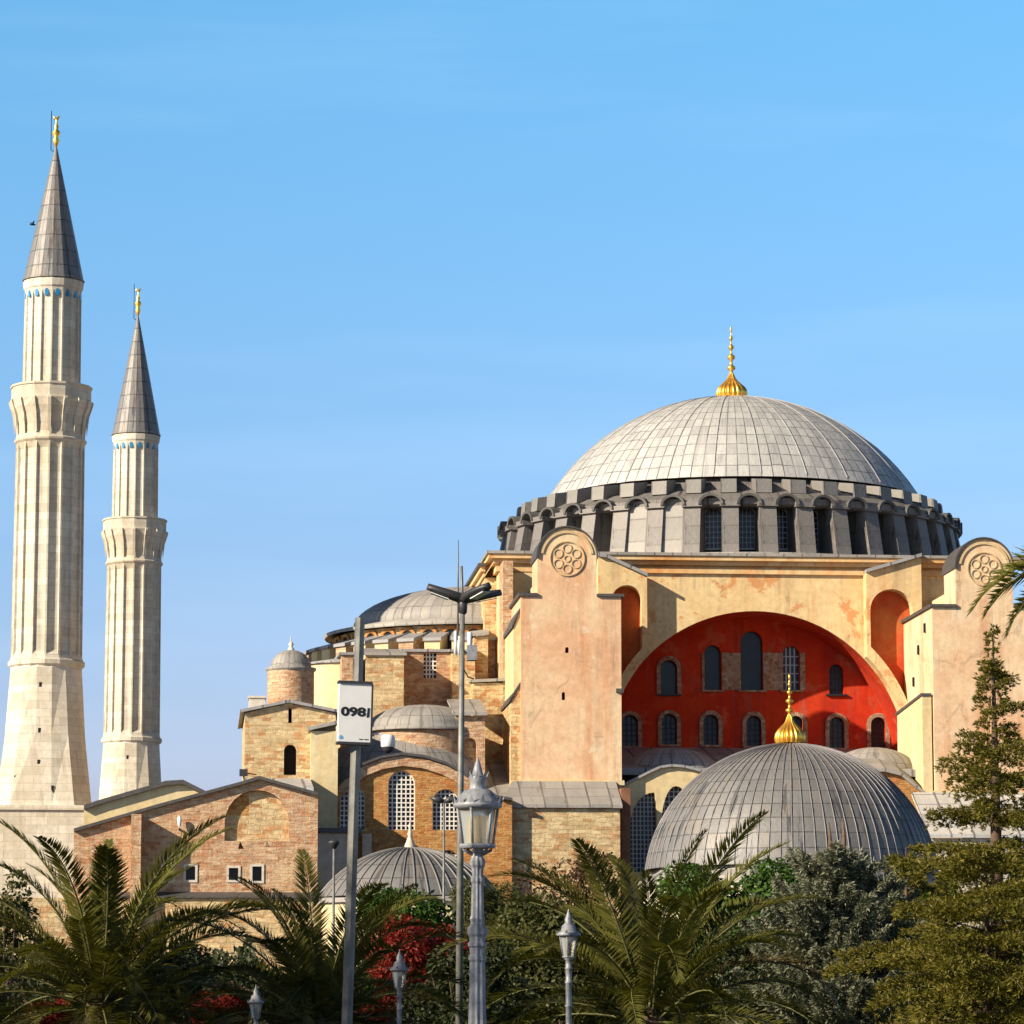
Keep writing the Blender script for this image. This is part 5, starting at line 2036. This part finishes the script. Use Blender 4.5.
L.kites(pos, np.cross(nr, unit(n_)) + np.array([0, 0, .3]), nr, .26 * r_.uniform(.7, 1.3, n_), .14, .1)
s = MB()
s.box(-32, 34, -1.0, 1.3, -.1, 3.7, 0)
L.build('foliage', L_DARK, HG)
s.build('inner_twigs', BARK, HG, RM[HG.name])

# tall unseen trees added left of the frame to cast shade on the planting
PT = shrub('added_shade_tree', 'tall unseen tree added left of the view to shade the planting', 'tree', Vector((-28, 42, 0)), 5.2, 5.2, 17.0, 15000, .42, L_OLIVE, 5.0, 6, 'unseen trees added on the left for their shade', 30, 55)
trunk(PT, [(0, 0, -.2), (.1, 0, 6), (0, .2, 12)], [.45, .33, .16])
for (x, y, h_) in ((-28, 25, 20.0), (-27.5, 33.5, 20.0), (-29, 51, 20.0), (-28, 59.5, 19.5), (-27.5, 68, 11.0), (-29, 86, 13.0), (-30, 96, 18.0), (-31, 106, 19.0), (-32, 117, 18.0)):
    o = copy_tree(PT)
    o.location = (x, y, 0)
    o.scale = (1, 1, h_ / 17.0)
    o.rotation_euler = (0, 0, x * 7 + y)

# ------------------------------------------------------------------ street furniture
def wtube(pts, rad, n=10):
    return MB().tube(pts, rad, n)


# tall pole with the number board
Y = 68
kp = Y / FPX * 1.0
top = gz(360, 618, Y)
mid = gz(347, 1020, Y)
tt = (0 - mid.z) / (mid.z - top.z)
foot = mid + (mid - top) * tt
foot.z = 0
PB = thing('sign_pole', 'tall grey octagonal pole leaning slightly and carrying a white number board', 'pole', foot)
F = ID
s = MB()
s.tube([foot - Vector((0, 0, .1)), foot.lerp(top, .5), top], [.105, .1, .092], 8, 0, False)
s.build('pole', POLE, PB, F)
s = MB()
s.lathe([(.24, -.05), (.24, .03), (.15, .05), (.12, .2)], 12, (foot.x, foot.y))
s.build('base_plate', POLE, PB, F)


def board(root):
    c = gz(355, 713.5, Y)
    w2, h2 = 16.2 * kp, 29.2 * kp
    Tb = Matrix.Translation(c + Vector((0, -.13, 0))) @ Matrix.Rotation(R(12), 4, 'Z') @ Matrix.Rotation(R(1.2), 4, 'Y')
    s = MB()
    s.box(-w2, w2, -.02, .14, -h2, h2, 0)
    s.box(-w2 - .02, w2 + .02, -.05, .16, h2, h2 + .05, 1)
    s.box(-w2 - .02, w2 + .02, -.05, .16, -h2 - .05, -h2, 1)
    s.box(w2 + .001, w2 + .035, -.04, .15, -h2 + .001, h2 - .001, 1)
    o = s.build('number_board', [WHITEP, DARKP], root, Tb)

    def text(body, size, x, z, mat, name):
        cu_ = bpy.data.curves.new(name, 'FONT')
        cu_.body = body
        cu_.size = 1.0
        cu_.align_x = 'LEFT'
        cu_.offset = .04
        cu_.resolution_u = 6
        to = bpy.data.objects.new(name, cu_)
        COL.objects.link(to)
        bpy.context.view_layer.update()
        me = bpy.data.meshes.new_from_object(to.evaluated_get(bpy.context.evaluated_depsgraph_get()))
        bpy.data.objects.remove(to)
        m = MB()
        m.add([(v.co.x * size * 1.40 + x, -.026, v.co.y * size + z) for v in me.vertices], [tuple(p_.vertices) for p_ in me.polygons])
        return m.build(name, mat, o, Tb)
    hgt = .20
    text('098', .225, -w2 + .04, -.055, BLACKP, 'lettering')
    s = MB()
    x0 = w2 - .078
    s.prism([(x0, -.055), (x0 + .04, -.075), (x0 + .052, .10), (x0 + .012, .10)], [], -.028, -.021, 0)
    s.prism([(x0 - .006, -.08), (x0 + .02, -.0801), (x0 + .02, -.055), (x0 - .003, -.055)], [], -.0275, -.021, 0)
    s.build('lettering', BLACKP, o, Tb)
    s = MB()
    s.prism([(-w2 + .02, -h2 + .05), (-w2 + .085, -h2 + .05), (-w2 + .085, -h2 + .10), (-w2 + .05, -h2 + .13), (-w2 + .02, -h2 + .10)], [], -.026, -.021, 0)
    s.build('blue_mark', BLUEP, o, Tb)
    s = MB()
    xx = w2 - .21
    for k in range(9):
        hh_ = (.022, .016, .02, .015, .0, .024, .018, .016, .02)[k]
        if hh_:
            s.box(xx + k * .02, xx + k * .02 + .012, -.026, -.021, -h2 + .045, -h2 + .045 + hh_, 0)
    s.build('small_print', BLACKP, o, Tb)
    return o


board(PB)
# camera on an arm
c = gz(388, 743, Y)
a0_ = gz(362, 733, Y)
CAMERA = thing('security_camera', 'white dome camera on a short arm beside the number board', 'camera', Vector((c.x, c.y, c.z + .1)))
s = MB()
s.tube([a0_, gz(376, 734, Y), gz(386, 735, Y)], .025, 8)
s.build('arm', WHITEP, CAMERA, ID)
s = MB()
s.lathe([(.02, c.z + .16), (.10, c.z + .155), (.135, c.z + .1), (.135, c.z - .06), (.12, c.z - .08)], 16, (c.x, c.y))
s.build('housing', WHITEP, CAMERA, ID)
s = MB()
s.lathe([(.115, c.z - .08)] + [(.11 * math.cos(R(a)), c.z - .085 - .11 * math.sin(R(a))) for a in range(0, 91, 15)], 16, (c.x, c.y))
s.build('lens_dome', DARKP, CAMERA, ID)

# mast with three flat luminaires and an antenna
Y = 90
kp = Y / FPX
f0 = gz(459, 1000, Y)
MAST = thing('street_light', 'slender mast with three dark leaf shaped lamps, radio boxes and a whip antenna', 'street light', Vector((f0.x, Y, 0)))
t0 = gz(462.5, 606, Y)
s = MB()
s.tube([(f0.x, Y, -.1), gz(460.5, 800, Y), t0], [.10, .085, .062], 10)
s.build('mast', POLE, MAST, ID)
s = MB()
s.tube([t0, gz(461.5, 566, Y)], [.04, .035], 8)
s.tube([gz(461, 640, Y) + Vector((-.08, 0, 0)), gz(460.5, 565, Y) + Vector((-.06, 0, 0)), gz(460.3, 540, Y) + Vector((-.05, 0, 0))], [.03, .022, .012], 6)
s.build('antenna', POLE, MAST, ID)
hub = gz(463, 601, Y)
s = MB()
s.lathe([(.05, hub.z - .35), (.10, hub.z - .3), (.12, hub.z), (.05, hub.z + .1)], 12, (hub.x, hub.y))
s.build('hub', DARKP, MAST, ID)


def petal(az, length, tilt):
    s = MB()
    T = Matrix.Translation(hub) @ Matrix.Rotation(az, 4, 'Z') @ Matrix.Rotation(-tilt, 4, 'Y')
    n = 12
    vs, fs = [], []
    for i in range(n + 1):
        t = i / n
        x = .05 + length * t
        wd = .27 * (math.sin(math.pi * min(max(t * .86 + .10, 0), 1)) ** .55)
        th = .15 * (1 - .4 * t)
        for (y, z) in ((-wd, 0), (-wd * .5, th), (0, th * 1.25), (wd * .5, th), (wd, 0), (wd * .5, -th * .5), (0, -th * .6), (-wd * .5, -th * .5)):
            vs.append((x, y, z))
    for i in range(n):
        for k in range(8):
            fs.append((i * 8 + k, i * 8 + (k + 1) % 8, i * 8 + 8 + (k + 1) % 8, i * 8 + 8 + k))
    fs += [tuple(range(8)), tuple(range(n * 8, n * 8 + 8))]
    s.add(vs, fs, 0, True)
    o = s.build('luminaire', DARKP, MAST, T)
    g = MB()
    g.box(length * .40, length * .9, -.12, .12, -.105, -.085, 0)
    g.build('lens', WHITEP, o, T)


petal(R(186), .92, R(20))
petal(R(-48), .98, R(16))
petal(R(28), 1.05, R(13))
s = MB()
for (px, py0, py1, w_) in ((455.5, 631, 655, 1.6), (459, 636, 655, 1.4), (469.5, 632, 652, 2.4)):
    a_ = gz(px, py1, Y)
    b_ = gz(px, py0, Y)
    s.tube([a_, b_], w_ * kp, 8)
s.build('radio_aerials', WHITEP, MAST, ID)
s = MB()
a_, b_ = gz(467, 661, Y), gz(477, 646, Y)
s.box(a_.x, b_.x, Y - .25, Y + .05, a_.z, b_.z, 0)
s.build('radio_box', LAMPW, MAST, ID)
s = MB()
s.tube([gz(463, 650, Y), gz(468, 654, Y)], .02, 6)
s.tube([gz(464, 655, Y), gz(463, 668, Y), gz(468, 677, Y), gz(474, 679, Y)], .018, 6)
s.build('cable', DARKP, MAST, ID)


# ornate lanterns
def ngon_frustum(s, z0, r0, z1, r1, n=6, mat=0, rot=0.0):
    s.lathe([(r0, z0), (r1, z1)], n, (0, 0), mat, False, rot=rot)


def big_lantern(base, ztop):
    Y_ = base.y
    k = Y_ / FPX
    root = thing('street_lantern', 'large ornate pale grey street lantern with glass panes and a spiked crown', 'street lantern', base)
    RMx = RM[root.name]
    zz = lambda y: gz(479, y, Y_).z
    s = MB()
    prf = [(.26, -.1), (.26, .25), (.20, .35), (.19, .9), (.16, 1.0)]
    for (y, r) in ((1010, 12.2), (1000, 11.8), (962, 11), (960, 12.6), (956, 12.6), (954, 10.6), (948, 11), (946, 13.6), (943, 13.8), (941, 11), (937, 11.6), (934, 14.2), (929, 14.4), (926, 12), (924, 9.6), (922, 9.6), (919, 11.2), (916, 9.4), (884, 8.2), (881, 9.6), (878, 9.6), (876, 7.6), (868, 8.6), (865, 10.8), (861, 11.2), (858, 8.6), (854, 7), (850, 5), (846, 5)):
        prf.append((r * k * .74, zz(y)))
    n = 10
    vs, fs = [], []
    for r, z in prf:
        for i in range(n * 2):
            a = 2 * math.pi * i / (n * 2)
            rr = r * (1.0 if i % 2 else .84)
            vs.append((rr * math.cos(a), rr * math.sin(a), z))
    for l in range(len(prf) - 1):
        for i in range(n * 2):
            fs.append((l * n * 2 + i, l * n * 2 + (i + 1) % (n * 2), (l + 1) * n * 2 + (i + 1) % (n * 2), (l + 1) * n * 2 + i))
    s.add(vs, fs, 0, False)
    s.build('post', LAMPW, root, RMx)
    s = MB()
    z0, z1 = zz(846), zz(808)
    r0, r1 = 15.5 * k, 20.5 * k
    for i in range(6):
        a = R(60 * i + 12)
        s.tube([(r0 * math.cos(a), r0 * math.sin(a), z0), (r1 * math.cos(a), r1 * math.sin(a), z1)], .022, 6)
        s.tube([(r0 * math.cos(a), r0 * math.sin(a), z0), (r0 * .9 * math.cos(a), r0 * .9 * math.sin(a), z0 - 4 * k), (4.5 * k * math.cos(a), 4.5 * k * math.sin(a), z0 - 9 * k)], .022, 6)
    s.lathe([(r0 + .03, z0 - .03), (r0 + .045, z0), (r0 + .03, z0 + .03), (r0 - .05, z0 + .03), (r0 - .05, z0 - .03), (r0 + .03, z0 - .03)], 6, (0, 0), 0, False, rot=12)
    fr = s.build('lantern_frame', LAMPW, root, RMx)
    s = MB()
    s.lathe([(r0 - .03, z0 + .01), (r1 - .03, z1)], 6, (0, 0), 0, False, rot=12)
    s.build('glass', LGLASS, root, RMx)
    s = MB()
    s.lathe([(.11, z0 + .02), (.12, z0 + .3), (.10, z1 - .12), (.02, z1 - .1)], 12, (0, 0))
    s.build('bulb_holder', plain('frosted_bulb', (.75, .68, .5), .5, 0, .1), root, RMx)
    s = MB()
    s.lathe([(r1 - .02, z1 - .02), (24.2 * k, z1 + .01), (24.8 * k, zz(804)), (22.5 * k, zz(802)), (20 * k, zz(799)), (17.5 * k, zz(795)), (13 * k, zz(790)), (8.6 * k, zz(789.5)), (8.0 * k, zz(788)), (7.2 * k, zz(782)), (9.2 * k, zz(778)), (8.6 * k, zz(776.5)), (5.6 * k, zz(775)), (4.4 * k, zz(769)), (2.6 * k, zz(763)), (.9 * k, zz(759)), (.05 * k, zz(757))], 24, (0, 0))
    for (rr, y0, y1, n_, w_) in ((24.0, 805, 795, 14, 3.0), (8.6, 779, 771, 8, 2.4)):
        for i in range(n_):
            a = 2 * math.pi * i / n_
            ca, sa = math.cos(a), math.sin(a)
            tg_ = Vector((-sa, ca, 0))
            c_ = Vector((ca, sa, 0))
            p0 = c_ * rr * k + Vector((0, 0, zz(y0)))
            p1 = c_ * (rr + 3.0) * k + Vector((0, 0, zz(y1)))
            s.add([p0 - tg_ * w_ * k, p0 + tg_ * w_ * k, p1, p0 - c_ * .03], [(0, 1, 2), (0, 2, 3), (1, 3, 2), (0, 3, 1)])
    s.build('crown', LAMPW, root, RMx)
    return root


c = gz(472.5, 1005, 52)
# the head sits a little to the right of the foot in the photo
big = big_lantern(Vector((gz(477.5, 900, 52).x, 52, 0)), 0)


def small_lantern(base, H, label):
    root = thing('street_lantern', label, 'street lantern', base, 0, 'small park lanterns')
    RMx = RM[root.name]
    s = MB()
    prf = [(.2, -.1), (.2, .3), (.14, .4), (.12, .9), (.085, 1.0)]
    zpost = H - 1.22
    for f in (.35, .36, .37, .6, .61, .62, .8, .81, .82, .92, .93, .94, 1.0):
        z = 1.0 + (zpost - 1.0) * f
        big_ = f in (.36, .61, .81, .93)
        prf.append((.11 if big_ else .075, z))
    prf += [(.12, zpost + .02), (.10, zpost + .06)]
    s.lathe(prf, 14, (0, 0))
    s.build('post', LAMPW, root, RMx)
    z0, z1 = zpost + .06, zpost + .60
    s = MB()
    for i in range(6):
        a = R(60 * i + 20)
        s.tube([(.15 * math.cos(a), .15 * math.sin(a), z0), (.235 * math.cos(a), .235 * math.sin(a), z1)], .016, 5)
    s.lathe([(.10, z0 - .02), (.17, z0), (.17, z0 + .03), (.10, z0 + .03)], 6, (0, 0), 0, False, rot=20)
    s.build('lantern_frame', LAMPW, root, RMx)
    s = MB()
    s.lathe([(.14, z0 + .02), (.222, z1)], 6, (0, 0), 0, False, rot=20)
    s.build('glass', LGLASS, root, RMx)
    s = MB()
    s.lathe([(.05, z0), (.06, z0 + .3), (.01, z0 + .4)], 8, (0, 0))
    s.build('bulb_holder', DARKP, root, RMx)
    s = MB()
    s.lathe([(.22, z1 - .01), (.30, z1), (.31, z1 + .05), (.20, z1 + .12), (.16, z1 + .26), (.09, z1 + .32), (.10, z1 + .42), (.06, z1 + .50), (.02, z1 + .62), (.005, z1 + .68)], 14, (0, 0))
    for i in range(6):
        a = R(60 * i + 20)
        c_ = Vector((math.cos(a), math.sin(a), 0))
        tg_ = Vector((-math.sin(a), math.cos(a), 0))
        p0 = c_ * .29 + Vector((0, 0, z1 + .04))
        s.add([p0 - tg_ * .05, p0 + tg_ * .05, c_ * .36 + Vector((0, 0, z1 + .15)), p0 - c_ * .04], [(0, 1, 2), (0, 2, 3), (1, 3, 2), (0, 3, 1)])
    s.build('crown', LAMPW, root, RMx)
    return root


for (px, py, Y_, S_, lab) in ((568.5, 911, 71, .78, 'small grey park lantern in front of the middle palm'),
                              (399.5, 951, 69, .60, 'small park lantern in front of the red shrub, right of the number pole'),
                              (256, 986, 69, .52, 'small park lantern low between the two left palms')):
    t = gz(px, py, Y_)
    o = small_lantern(Vector((t.x, Y_, 0)), t.z / S_, lab)
    o.scale = (S_, S_, S_)

# slim lamp posts by the tombs
for (px, py, Y_, kind) in ((334, 842, 150, 0), (444, 800, 160, 1)):
    t = gz(px, py, Y_)
    k = Y_ / FPX
    root = thing('lamp_post', ('thin lamp post with a dark bowl shaped head before the shaded side wall', 'thin lamp post with a flat dark head in front of the right lattice window')[kind], 'lamp post', Vector((t.x, Y_, 0)))
    MB().tube([(t.x, Y_, -.1), (t.x, Y_, t.z - .1)], [.075, .05], 8).build('post', POLE, root, ID)
    s = MB()
    if kind == 0:
        s.lathe([(.02, t.z - .30), (.10, t.z - .26), (.24, t.z - .05), (.25, t.z), (.2, t.z + .05), (.02, t.z + .12)], 16, (t.x, Y_))
        s.build('lamp_head', DARKP, root, ID)
    else:
        for sgn in (-1, 1):
            vs = []
            s.tube([(t.x, Y_, t.z - .1), (t.x + sgn * .25, Y_, t.z + .02), (t.x + sgn * .62, Y_, t.z + (.1 if sgn < 0 else .06))], [.06, .17, .05], 10)
        s.build('lamp_head', DARKP, root, ID)

# kiosk with a blue roof, low behind the palms
Y_ = 150
c = gz(228, 985, Y_)
KI = thing('kiosk', 'small kiosk with a blue pyramid roof low between the left palms', 'kiosk', Vector((c.x, Y_, 0)))
s = MB()
s.lathe([(1.0, 0), (1.0, c.z - .1)], 4, (c.x, Y_), 0, False, rot=45)
s.build('body', WHITEW, KI, ID)
s = MB()
s.lathe([(1.25, c.z - .12), (1.28, c.z), (.5, c.z + .45), (.35, c.z + .55), (.02, c.z + .62)], 4, (c.x, Y_), 0, False, rot=45)
s.build('roof', plain('blue_roof', (.10, .16, .34), .6, 0, .2), KI, ID)
s = MB()
s.box(c.x - .35, c.x + .35, Y_ - .73, Y_ - .70, .9, c.z - .4, 0)
s.build('window', GLASSD, KI, ID)
# low gate lodge at lower left
Y_ = 165
a_, b_ = gz(28, 1000, Y_), gz(66, 990, Y_)
LO = thing('gate_lodge', 'low stone lodge half hidden at the foot of the left palm', 'hut', Vector(((a_.x + b_.x) / 2, Y_, 0)))
s = MB()
s.box(a_.x, b_.x, Y_, Y_ + 3, 0, b_.z, 0)
s.build('wall', WALLY, LO, ID)
s = MB()
s.hexa([(a_.x - .3, Y_ - .3, b_.z + .005), (b_.x + .3, Y_ - .3, b_.z + .005), (b_.x + .3, Y_ + 3.3, b_.z + .005), (a_.x - .3, Y_ + 3.3, b_.z + .005),
        (a_.x + .5, Y_ + 1.2, b_.z + .7), (b_.x - .5, Y_ + 1.2, b_.z + .7), (b_.x - .5, Y_ + 1.8, b_.z + .7), (a_.x + .5, Y_ + 1.8, b_.z + .7)], 0)
s.build('roof', LEADD, LO, ID)
s = MB()
s.box((a_.x + b_.x) / 2 - .35, (a_.x + b_.x) / 2 + .35, Y_ - .04, Y_ - .003, 0, 1.9, 0)
s.build('door', BROWN, LO, ID)

# a bird by the spire
c = gz(32.5, 224.5, 200)
s = MB()
vs = [(-.30, 0, 0), (0, .05, .06), (.34, 0, -.02), (0, -.05, -.05)]
s.tube([(-.30, 0, -.02), (-.1, 0, 0), (.15, 0, 0), (.3, 0, .04)], [.02, .09, .08, .02], 8)
s.hexa([(-.08, 0, .02), (.1, 0, .02), (.02, -.35, .22), (-.1, -.35, .22), (-.08, 0, .05), (.1, 0, .05), (.02, -.35, .24), (-.1, -.35, .24)])
s.hexa([(-.08, 0, .02), (.1, 0, .02), (.02, .35, .22), (-.1, .35, .22), (-.08, 0, .05), (.1, 0, .05), (.02, .35, .24), (-.1, .35, .24)])
o = s.build('bird', DARKP, frame=Matrix.Translation(c) @ Matrix.Rotation(R(35), 4, 'Z') @ Matrix.Scale(.68, 4), at=c)
tag(o, 'small dark bird flying beside the spire of the tall minaret', 'bird')
